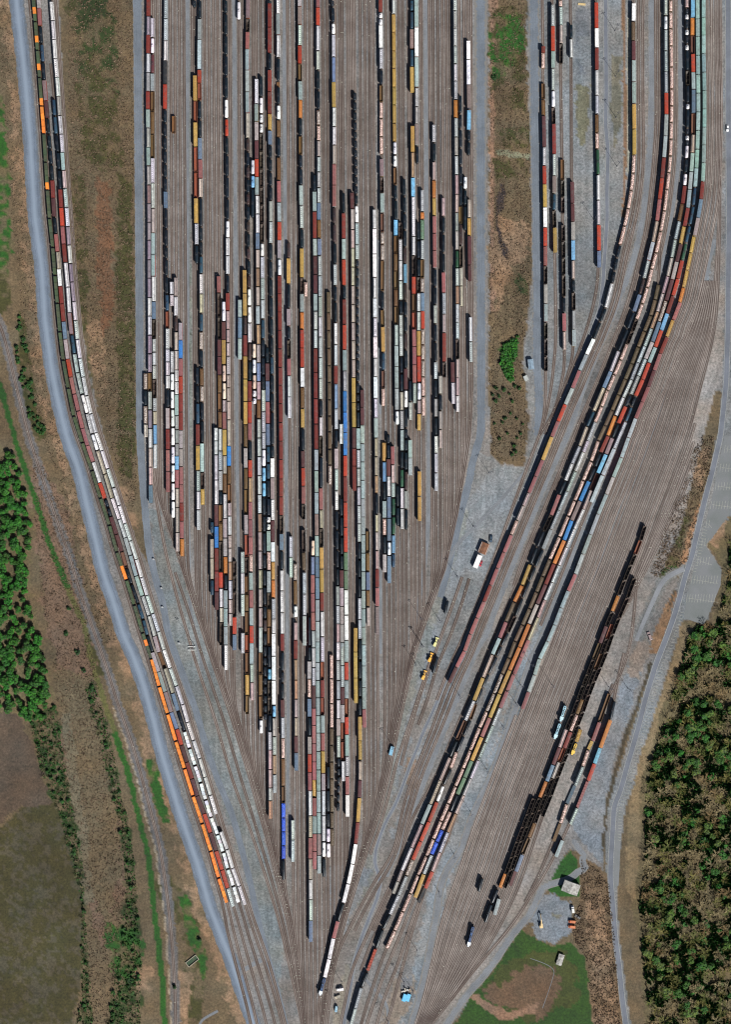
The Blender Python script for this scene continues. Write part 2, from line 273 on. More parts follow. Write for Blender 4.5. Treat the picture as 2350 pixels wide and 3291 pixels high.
def base_colour(X, Y):
    wx = (vnoise(X, Y, 22, 1)-.5)*2; wy = (vnoise(X, Y, 22, 2)-.5)*2; fx = (vnoise(X, Y, 7, 3)-.5)*2; fy = (vnoise(X, Y, 7, 4)-.5)*2
    PN = vnoise(X, Y, 13, 5)*.5+vnoise(X, Y, 34, 6)*.5
    C = np.zeros(X.shape+(3,)); C[:] = BRUSH
    def put(col, poly, amp, soft=0.0):
        xs = [p[0] for p in poly]; ys = [p[1] for p in poly]; mk = (X > min(xs)-30) & (X < max(xs)+30) & (Y > min(ys)-30) & (Y < max(ys)+30)
        if not mk.any(): return
        x, y = X[mk], Y[mk]; a = inpoly(x+wx[mk]*amp+fx[mk]*amp*.5, y+wy[mk]*amp+fy[mk]*amp*.5, poly).astype(float)
        if col in (GREEN, OLIVE, DGREEN, TAN) and amp > 3.5: a *= np.clip((PN[mk]-(.22 if amp < 9 else .36))*5, 0.12, 1)
        C[mk] = C[mk]*(1-a[:, None])+np.array(col)*a[:, None]
    yard = [p for p in R2]+[(1400,3371),(1455,3291),(1585,3105),(1702,2950),(1756,2865),(1790,2795),(1830,2730),(1860,2740),(1940,2800),(1935,2720),(1948,2600),(1980,2470),(2020,2330),(2075,2200),(2160,1990),(2200,1860),(2080,1860),(2130,1720),(2220,1500),(2275,1330),(2330,1230),(2340,900),(2600,700),(2600,-80)]
    put(BALL, yard, 2)
    put(DIRT, corr(R10, 600, 12) if False else [(2325,-80),(2600,-80),(2600,1560),(2350,1660),(2270,1748),(2320,1831),(2277,1990),(2200,1990),(2160,2110),(2110,2280),(2070,2400),(2040,2520),(2010,2600),(1985,2830),(1990,3000),(2040,3371),(1995,3371),(1950,2830),(1950,2590),(2000,2450),(2130,2040),(2290,1500),(2320,1300),(2330,900)], 1)
    # ballast under the western trains, and the narrow western line
    wl = [p for p in R1 if p[1] < 1900]; pe_ = [(185,-80),(188,0),(215,700),(235,900),(290,1200),(330,1400),(380,1560),(440,1750),(500,1860)]
    put(BALL, wl+[(330,1833),(560,2200)]+pe_[::-1], 3); put(BALL, R1[14:]+[(938,3371),(918,3291),(864,3089),(804,2834),(701,2511),(582,2154),(500,1862),(440,1750),(330,1700)], 2)
    WL = [(-60,930),(-20,1010),(0,1050),(22,1133),(54,1268),(87,1400),(150,1590),(220,1790),(249,1891),(292,2015),(335,2134),(373,2259),(417,2378),(449,2486),(476,2591),(512,2726),(536,2889),(550,3024),(560,3186),(562,3291),(564,3371)]
    for col, poly, amp in PADS: put(col, poly, amp)
    put((0.105, 0.10, 0.10), corr(WL, 12, 18), 2); put((0.24, 0.2, 0.15), corr([p for p in WL if p[1] > 2250], 17, -13), 2)
    put(GREEN, corr([(-60,1180),(0,1240),(43,1400),(110,1600),(170,1780),(216,1891),(265,2000),(303,2160),(368,2351),(411,2486),(438,2591),(452,2645),(480,2770),(496,2943),(517,3105),(528,3291),(532,3371)], 9, 9), 3)
    put((0.09, 0.09, 0.03), corr([(216,1891),(265,2000),(303,2160),(368,2351)], 9, 9), 3)
    # dirt and gravel east of the middle patch
    put(DIRT, [(1690,-80),(2040,-80),(2040,600),(1985,850),(1900,1060),(1760,1400),(1600,1780),(1540,1960),(1470,2150),(1330,2150),(1440,1830),(1540,1450),(1580,1470),(1612,1496),(1690,1505),(1712,1350),(1692,1270),(1684,1150),(1700,1050),(1716,900),(1716,700),(1706,450),(1703,250),(1692,60)], 4)
    put((0.11, 0.105, 0.07), [(1855,270),(1900,280),(1895,420),(1880,470),(1855,440)], 9); put((0.115, 0.11, 0.085), [(1970,170),(1998,180),(1995,420),(1975,480),(1962,350)], 7); put((0.15, 0.09, 0.055), corr([(2005,-80),(2008,250),(2012,500),(2005,700)], 5, 5), 2)
    put((0.11, 0.12, 0.135), [(1855,30),(1900,20),(1895,110),(1860,120),(1855,180),(1880,240),(1862,240),(1846,120)], 7)
    put((0.24, 0.235, 0.195), [(2016,60),(2030,60),(2032,460),(2026,560),(2016,560)], 2)
    put((0.095, 0.07, 0.05), [(1558,1600),(1570,1600),(1572,1640),(1562,1625)], 5); put((0.10, 0.07, 0.045), [(1540,1680),(1575,1670),(1570,1700),(1545,1715)], 5); put((0.12, 0.075, 0.045), [(1545,1610),(1562,1590),(1568,1625)], 5)
    put(BLUEG, [(2010,2170),(2030,2110),(2065,2150),(2040,2230),(2000,2370),(1965,2480),(1945,2600),(1935,2720),(1938,2780),(1900,2740),(1850,2680),(1840,2640),(1870,2560),(1900,2440),(1950,2330),(1985,2240)], 6)
    put((0.19, 0.16, 0.14), [(2045,2060),(2085,2050),(2100,2080),(2050,2180),(2015,2160)], 7); put((0.15, 0.155, 0.155), corr(RL, 16, 18), 5)
    put(BLUEG, Rt([(150,560),(200,520),(340,560),(350,560),(345,760),(250,810),(150,800),(110,700),(70,720),(100,640)]), 7); put((0.13, 0.125, 0.1), Rt([(235,640),(280,640),(275,665),(230,660)]), 4)
    for P_ in ([(1480,1640),(1540,1560),(1600,1500),(1690,1500),(1620,1700),(1560,1850),(1500,1830),(1440,1980),(1400,2120),(1330,2330),(1290,2480),(1240,2640),(1225,2560),(1300,2280),(1370,2060),(1440,1860)], [(1465,2110),(1510,2080),(1420,2330),(1330,2560),(1270,2700),(1250,2700),(1340,2450)], [(1570,2200),(1620,2100),(1660,2180),(1560,2480),(1500,2640),(1470,2700),(1420,2860),(1400,2990),(1350,3130),(1310,3291),(1280,3291),(1350,3000),(1400,2800),(1480,2600)]): put((0.165, 0.18, 0.195), P_, 9)
    # stained, muddy and pale places inside the yard
    put((0.075, 0.075, 0.078), [(1403,400),(1425,340),(1432,420),(1428,560),(1412,580),(1400,480)], 4); put((0.15, 0.165, 0.15), corr([(607,160),(607,700),(612,1400)], 4, 5), 2)
    for yy0, sx_ in ((880, 607), (1100, 608), (1230, 608), (990, 609)): put((0.03, 0.035, 0.02), corr([(sx_, yy0), (sx_+1, yy0+90)], 2.5, 2.5), 2)
    put((0.05, 0.07, 0.03), corr([(1885,2300),(1870,2400),(1840,2480),(1800,2590)], 5, 5), 4)
    put((0.138, 0.152, 0.156), [(480,1620),(510,1640),(590,1850),(660,2040),(740,2280),(800,2470),(850,2680),(890,2850),(915,2980),(900,3291),(860,3080),(800,2860),(700,2520),(600,2230),(520,1960)], 9)
    put((0.16, 0.17, 0.165), [(1480,1640),(1510,1650),(1400,2000),(1300,2350),(1240,2650),(1215,2750),(1190,2850),(1150,2950),(1160,2850),(1210,2600),(1270,2380),(1330,2140)], 8)
    put((0.17, 0.16, 0.14), [(1110,3100),(1140,3120),(1100,3291),(1065,3291)], 5); put((0.2, 0.17, 0.145), [(1270,3150),(1330,3130),(1350,3180),(1330,3240),(1270,3291),(1230,3291)], 9); put((0.17, 0.12, 0.09), [(1300,2440),(1330,2440),(1345,2520),(1310,2560)], 8)
    put(BLUEG, [(1040,2810),(1060,2780),(1200,2790),(1150,2900),(1090,3020),(1060,3090),(1050,3050),(1080,2950)], 9)
    put((0.125, 0.13, 0.14), [(1290,3140),(1325,3140),(1330,3220),(1295,3225)], 6)
    fan = [(2295,900),(2330,900),(2330,1150),(2250,1450),(2190,1700),(2050,2000),(1960,2200),(1860,2480),(1750,2780),(1690,2940),(1560,3120),(1400,3300),(1340,3300),(1400,3050),(1470,2800),(1560,2560),(1680,2240),(1800,1960),(1930,1700),(2040,1400),(2150,1100)]
    put((0.20, 0.183, 0.172), fan, 3); put((0.15, 0.17, 0.19), corr(R9b, 22, 18), 8); put((0.135, 0.155, 0.17), corr(R9, 9, 9), 3)
    fm = inpoly(X, Y, [(-200,2720),(-10,2670),(75,2594),(182,2585),(212,2690),(262,2810),(266,2950),(256,3200),(232,3250),(230,3400),(-200,3400)]) & (vnoise(X, Y, 11, 41)*.6+vnoise(X, Y, 30, 42)*.4 > .56); C[fm] = C[fm]*.7+np.array((0.095, 0.08, 0.07))*.3
    # broad tonal drift
    ys_m = inpoly(X, Y, yard); st = np.where(X+0.4*Y < 2260, vnoise(X, Y*0.03, 6, 51), vnoise(X+.38*Y, Y*.04, 6, 52)); C[ys_m] *= (0.8+0.42*st[ys_m])[:, None]
    n = vnoise(X, Y, 160, 9)*.5+vnoise(X, Y, 45, 10)*.3+vnoise(X, Y, 14, 11)*.2
    n = n+(vnoise(X, Y, 9, 13)-.5)*.35; C *= (0.62+0.76*n)[..., None]; q = (vnoise(X, Y, 60, 12)-.5)*.16; C[..., 0] *= 1+q; C[..., 2] *= 1-q
    return np.clip(C, 0.008, 1), WL
xs = np.concatenate([[-9000,-3000,-800,-200], np.arange(-40, 2391, 6.4), [2600,3200,5500,11500]]); ys = np.concatenate([[-9000,-3000,-800,-200], np.arange(-40, 3332, 6.4), [3500,4000,6500,12500]])
X, Y = np.meshgrid(xs, ys); C, WLINE = base_colour(X, Y)
me = bpy.data.meshes.new('ground'); nx, ny = len(xs), len(ys)
Z = (vnoise(X, Y, 30, 21)-.5)*0.0
V = np.stack([(X-CX)*PX, (CY-Y)*PX, Z], -1).reshape(-1, 3)
idx = np.arange(nx*ny).reshape(ny, nx); F = np.stack([idx[:-1, :-1], idx[1:, :-1], idx[1:, 1:], idx[:-1, 1:]], -1).reshape(-1, 4)
me.vertices.add(len(V)); me.vertices.foreach_set('co', V.ravel()); me.loops.add(F.size); me.loops.foreach_set('vertex_index', F.ravel().astype(np.int32))
me.polygons.add(len(F)); me.polygons.foreach_set('loop_start', np.arange(0, F.size, 4, dtype=np.int32)); me.update(calc_edges=True)
at = me.color_attributes.new('earth', 'FLOAT_COLOR', 'POINT'); at.data.foreach_set('color', np.concatenate([C.reshape(-1, 3), np.ones((nx*ny, 1))], 1).ravel())
m = bpy.data.materials.new('ground_cover'); nt, b = nodes(m); p = geo(nt)
vc = N(nt, 'ShaderNodeVertexColor', layer_name='earth')
mp = N(nt, 'ShaderNodeMapping'); nt.links.new(p, mp.inputs[0]); mp.inputs['Scale'].default_value = (1, 1, 1)
n1 = noise(nt, 0.5, 5, p, 0.75); n2 = noise(nt, 0.12, 4, p, 0.7); n3 = noise(nt, 1.7, 3, p, 0.7)
c = mixc(nt, vc.outputs[0], grey(nt, ramp(nt, n1.outputs[0], 0.32, 0.68, 0.55, 1.5)), 1.0, 'MULTIPLY')
c = mixc(nt, c, grey(nt, ramp(nt, n3.outputs[0], 0.3, 0.7, 0.7, 1.32)), 1.0, 'MULTIPLY')
c = mixc(nt, c, mixc(nt, c, (0.82, 0.86, 0.86), 1.0, 'MULTIPLY'), ramp(nt, n2.outputs[0], 0.48, 0.6))
nt.links.new(c, b.inputs['Base Color']); b.inputs['Roughness'].default_value = 0.95
bp = N(nt, 'ShaderNodeBump'); bp.inputs['Strength'].default_value = 0.5; bp.inputs['Distance'].default_value = 0.6
nt.links.new(n1.outputs[0], bp.inputs['Height']); nt.links.new(bp.outputs[0], b.inputs['Normal'])
me.materials.append(m); tag(link('ground', me), kind='structure')
# ------------------------------------------------------------------ roads and gravel lanes
def road_mat(name, c1, c2, var=0.2, edge=0.0, ec=(0.2, 0.18, 0.16), hw=5.0, crown=None):
    m = bpy.data.materials.new(name); nt, b = nodes(m); p = geo(nt); uv = N(nt, 'ShaderNodeUVMap'); sp = N(nt, 'ShaderNodeSeparateXYZ'); nt.links.new(uv.outputs[0], sp.inputs[0])
    mp = N(nt, 'ShaderNodeMapping'); nt.links.new(uv.outputs[0], mp.inputs[0]); mp.inputs['Scale'].default_value = (1.6, 0.03, 1)
    n1 = noise(nt, 1.1, 4, mp.outputs[0], 0.7); n2 = noise(nt, 0.9, 4, p, 0.75); n3 = noise(nt, 0.06, 3, p)
    c = mixc(nt, c1, c2, ramp(nt, n1.outputs[0], 0.35, 0.65)); c = mixc(nt, c, grey(nt, ramp(nt, n2.outputs[0], 0.3, 0.7, 1-var, 1+var)), 1.0, 'MULTIPLY')
    c = mixc(nt, c, grey(nt, ramp(nt, n3.outputs[0], 0.35, 0.65, 0.85, 1.12)), 1.0, 'MULTIPLY')
    if crown:
        ab0 = N(nt, 'ShaderNodeMath', operation='ABSOLUTE'); nt.links.new(sp.outputs[0], ab0.inputs[0]); c = mixc(nt, c, crown, ramp(nt, ab0.outputs[0], 0.5, 3.6, 0.75, 0.0))
    if edge:
        ab = N(nt, 'ShaderNodeMath', operation='ABSOLUTE'); nt.links.new(sp.outputs[0], ab.inputs[0])
        ad = N(nt, 'ShaderNodeMath', operation='ADD'); nt.links.new(ab.outputs[0], ad.inputs[0]); nn = noise(nt, 0.35, 3, p); nt.links.new(ramp(nt, nn.outputs[0], 0.3, 0.7, -1.2, 1.2), ad.inputs[1])
        c = mixc(nt, c, ec, ramp(nt, ad.outputs[0], hw-edge, hw, 0, 1))
    nt.links.new(c, b.inputs['Base Color']); b.inputs['Roughness'].default_value = 0.9; return m
def road(name, path, w0, w1, z, mat, lab):
    yy, xx = curve([(p[1], p[0]) for p in path], 8, 3)
    pts = [W(x, y) for x, y in zip(xx, yy)]; n = len(pts)
    hw = [(w0+(w1-w0)*i/(n-1))*PX/2*(1+.05*math.sin(i*.7)+.04*math.sin(i*1.9)) for i in range(n)]
    mb = MB(); ribbon(mb, pts, hw, z, mat); return tag(link(name, mb.mesh(name)), lab, kind='structure')
mg1 = road_mat('blue_grey_gravel', (0.145, 0.18, 0.235), (0.09, 0.12, 0.165), 0.25, 2.4, (0.10, 0.11, 0.12), 6.9, (0.22, 0.275, 0.35))
mg2 = road_mat('grey_gravel', (0.15, 0.175, 0.21), (0.10, 0.122, 0.15), 0.22, 1.0, (0.165, 0.16, 0.15), 4.2)
mg3 = road_mat('pale_gravel', (0.18, 0.195, 0.215), (0.125, 0.138, 0.155), 0.25, 1.2, (0.17, 0.165, 0.155), 3.2)
mas = road_mat('asphalt', (0.14, 0.155, 0.185), (0.115, 0.13, 0.16), 0.1)
mas2 = road_mat('worn_concrete', (0.20, 0.215, 0.235), (0.165, 0.175, 0.195), 0.15)
road('gravel_road', R1, 48, 46, 0.03, mg1, 'broad blue grey gravel road along the western trains')
road('gravel_road', R2, 30, 17, 0.034, mg2, 'grey gravel road down the west edge of the main yard')
road('gravel_road', R3, 42, 20, 0.03, mg2, 'gravel road between the main yard and the brush strip')
road('gravel_road', R5, 34, 30, 0.03, mg2, 'gravel road between the brush strip and the repair tracks')
road('gravel_road', R7, 22, 20, 0.03, mg3, 'long grey gravel lane curving between the eastern trains')
road('gravel_road', R8, 18, 8, 0.03, mg3, 'short gravel lane between two curving trains')
road('gravel_road', R9, 12, 10, 0.03, mg3, 'narrow gravel lane through the empty eastern tracks')
road('gravel_road', R9b, 20, 28, 0.031, mg3, 'gravel lane widening southward beside the last eastern train')
road('gravel_road', R11, 22, 28, 0.038, mg3, 'diagonal gravel road along the southeast meadow')
road('gravel_road', R4, 15, 13, 0.029, mg3, 'straight grey lane in the east part of the main yard')
for i, l in enumerate(LANES): road('gravel_lane', l, 13, 9, 0.0292, mg3, 'narrow grey service lane between yard tracks')
road('gravel_road', [(766,3128),(790,3110),(820,3100),(848,3088)][::1] if False else [(766,3130),(790,3108),(818,3096),(850,3080)][::-1], 15, 14, 0.036, mg3, 'short gravel link between the two southwest roads')
road('gravel_road', [(1418,1860),(1440,1800),(1470,1748),(1520,1700),(1570,1650),(1620,1596),(1660,1550),(1692,1510)][::-1], 9, 14, 0.0335, mg3, 'pale dirt track crossing the gravel triangle south of the brush strip')
road('path', [(1170,3140),(1200,3178),(1245,3222),(1248,3300),(1248,3371)], 9, 9, 0.0415, mg3, 'pale dirt track across the bottom of the yard throat')
road('path', [(745,2830),(777,2926),(800,3010),(822,3092)], 9, 9, 0.0425, mg3, 'pale strip between the southwest tracks')
road('path', [(728,3250),(700,3249),(675,3254),(655,3266),(640,3285),(632,3340)][::-1][:6], 8, 8, 0.0435, mg3, 'curved gravel spur in the southwest corner')
road('path', [(1705,3080),(1790,3100),(1812,3160)][:1]+[(1790,3100),(1770,3170),(1745,3240)], 1.6, 1.6, 0.02, mg3, 'faint footpath across the meadow')
def paved(name, path, w0, w1, mat, lab, z=0.04, lines=True):
    yy, xx = curve([(p[1], p[0]) for p in path], 8, 2); pts = [W(x, y) for x, y in zip(xx, yy)]; n = len(pts)
    hw = [(w0+(w1-w0)*min(1, i/(n-1)))*PX/2 for i in range(n)]
    mb = MB(); ribbon(mb, pts, hw, z, mat); o = tag(link(name, mb.mesh(name)), lab, kind='structure')
    if lines:
        mb = MB()
        for s in (1, -1):
            q = offset(pts, [s*(h-0.45) for h in hw]); ribbon(mb, q, 0.09, z+.012, 'line')
        tag(link('road_markings', mb.mesh('road_markings')), kind='structure')
paved('road', R6a[:20], 17, 15, mas, 'paved access road through the repair tracks', lines=True)
paved('path', R6a[19:], 6, 6, mas2, 'thin paved strip beside the curving train', lines=False, z=0.045)
paved('road', R6b, 13, 16, mas, 'paved road winding south through the yard throat', z=0.047)
paved('road', R10, 20, 20, mas, 'paved road down the east side of the yard')
paved('road', RL, 16, 12, mas2, 'pale paved loop road leaving the east road', z=0.05, lines=False)
# parking ground beside the east road
mb = MB()
def flatpoly(px, z, mat): 
    b0 = len(mb.v); mb.v += [(*W(*q), z) for q in px]; mb.f.append(tuple(range(b0+len(px)-1, b0-1, -1))); mb.m.append(mb.mi(mat))
mlot = flat_mat('lot_asphalt', (0.155, 0.165, 0.175), col2=(0.125, 0.14, 0.14), scale=0.05, var=0.2)
flatpoly([(2330,1400),(2620,1400),(2620,1640),(2350,1646),(2290,1730),(2268,1752),(2300,1800),(2321,1831),(2318,1880),(2275,1985),(2263,2008),(2199,1986),(2208,1925),(2245,1770),(2290,1600)], 0.032, mlot)
lot = mb.mesh('parking_lot'); tag(link('parking_ground', lot), 'worn grey parking ground with faint bay lines beside the east road', kind='structure')
mb = MB(); stp = []
def seg(x0, y0, x1, y1, w_=0.13, z=0.046):
    a = W(x0, y0); c = W(x1, y1); dx, dy = c[0]-a[0], c[1]-a[1]; L = math.hypot(dx, dy); nx_, ny_ = -dy/L*w_/2, dx/L*w_/2
    mb.face([(a[0]+nx_, a[1]+ny_, z), (a[0]-nx_, a[1]-ny_, z), (c[0]-nx_, c[1]-ny_, z), (c[0]+nx_, c[1]+ny_, z)][::1], 'line')
r10y = np.array([p[1] for p in R10]); r10x = np.array([p[0] for p in R10])
def rx(y): return float(np.interp(y, r10y, r10x))
y = 1690.0
while y < 2700:
    if not (1840 < y < 1960): seg(rx(y)+16, y+2, rx(y)+29, y+5)
    y += 9.5
for row in range(9):
    y0 = 1430+row*60
    for k in range(14):
        x0 = rx(y0)+22+k*9
        xm = 2350+60 if y0 < 1640 else (2290 if y0 < 1830 else 2310)
        if x0 < xm and not (1640 < y0 < 1830 and x0 > 2285): seg(x0, y0, x0-4, y0+26)
    if row != 5: seg(rx(y0)+24, y0+12, min(xm, rx(y0)+130), y0+26)
tag(link('road_markings', mb.mesh('road_markings')), kind='structure')
mb = MB(); P = Rt([(628,0),(660,0),(640,210),(628,470),(600,490),(600,300),(606,200)]); flatpoly(P, 0.033, mlot); tag(link('road_shoulder', mb.mesh('road_shoulder')), 'wide worn shoulder of the east road', kind='structure')
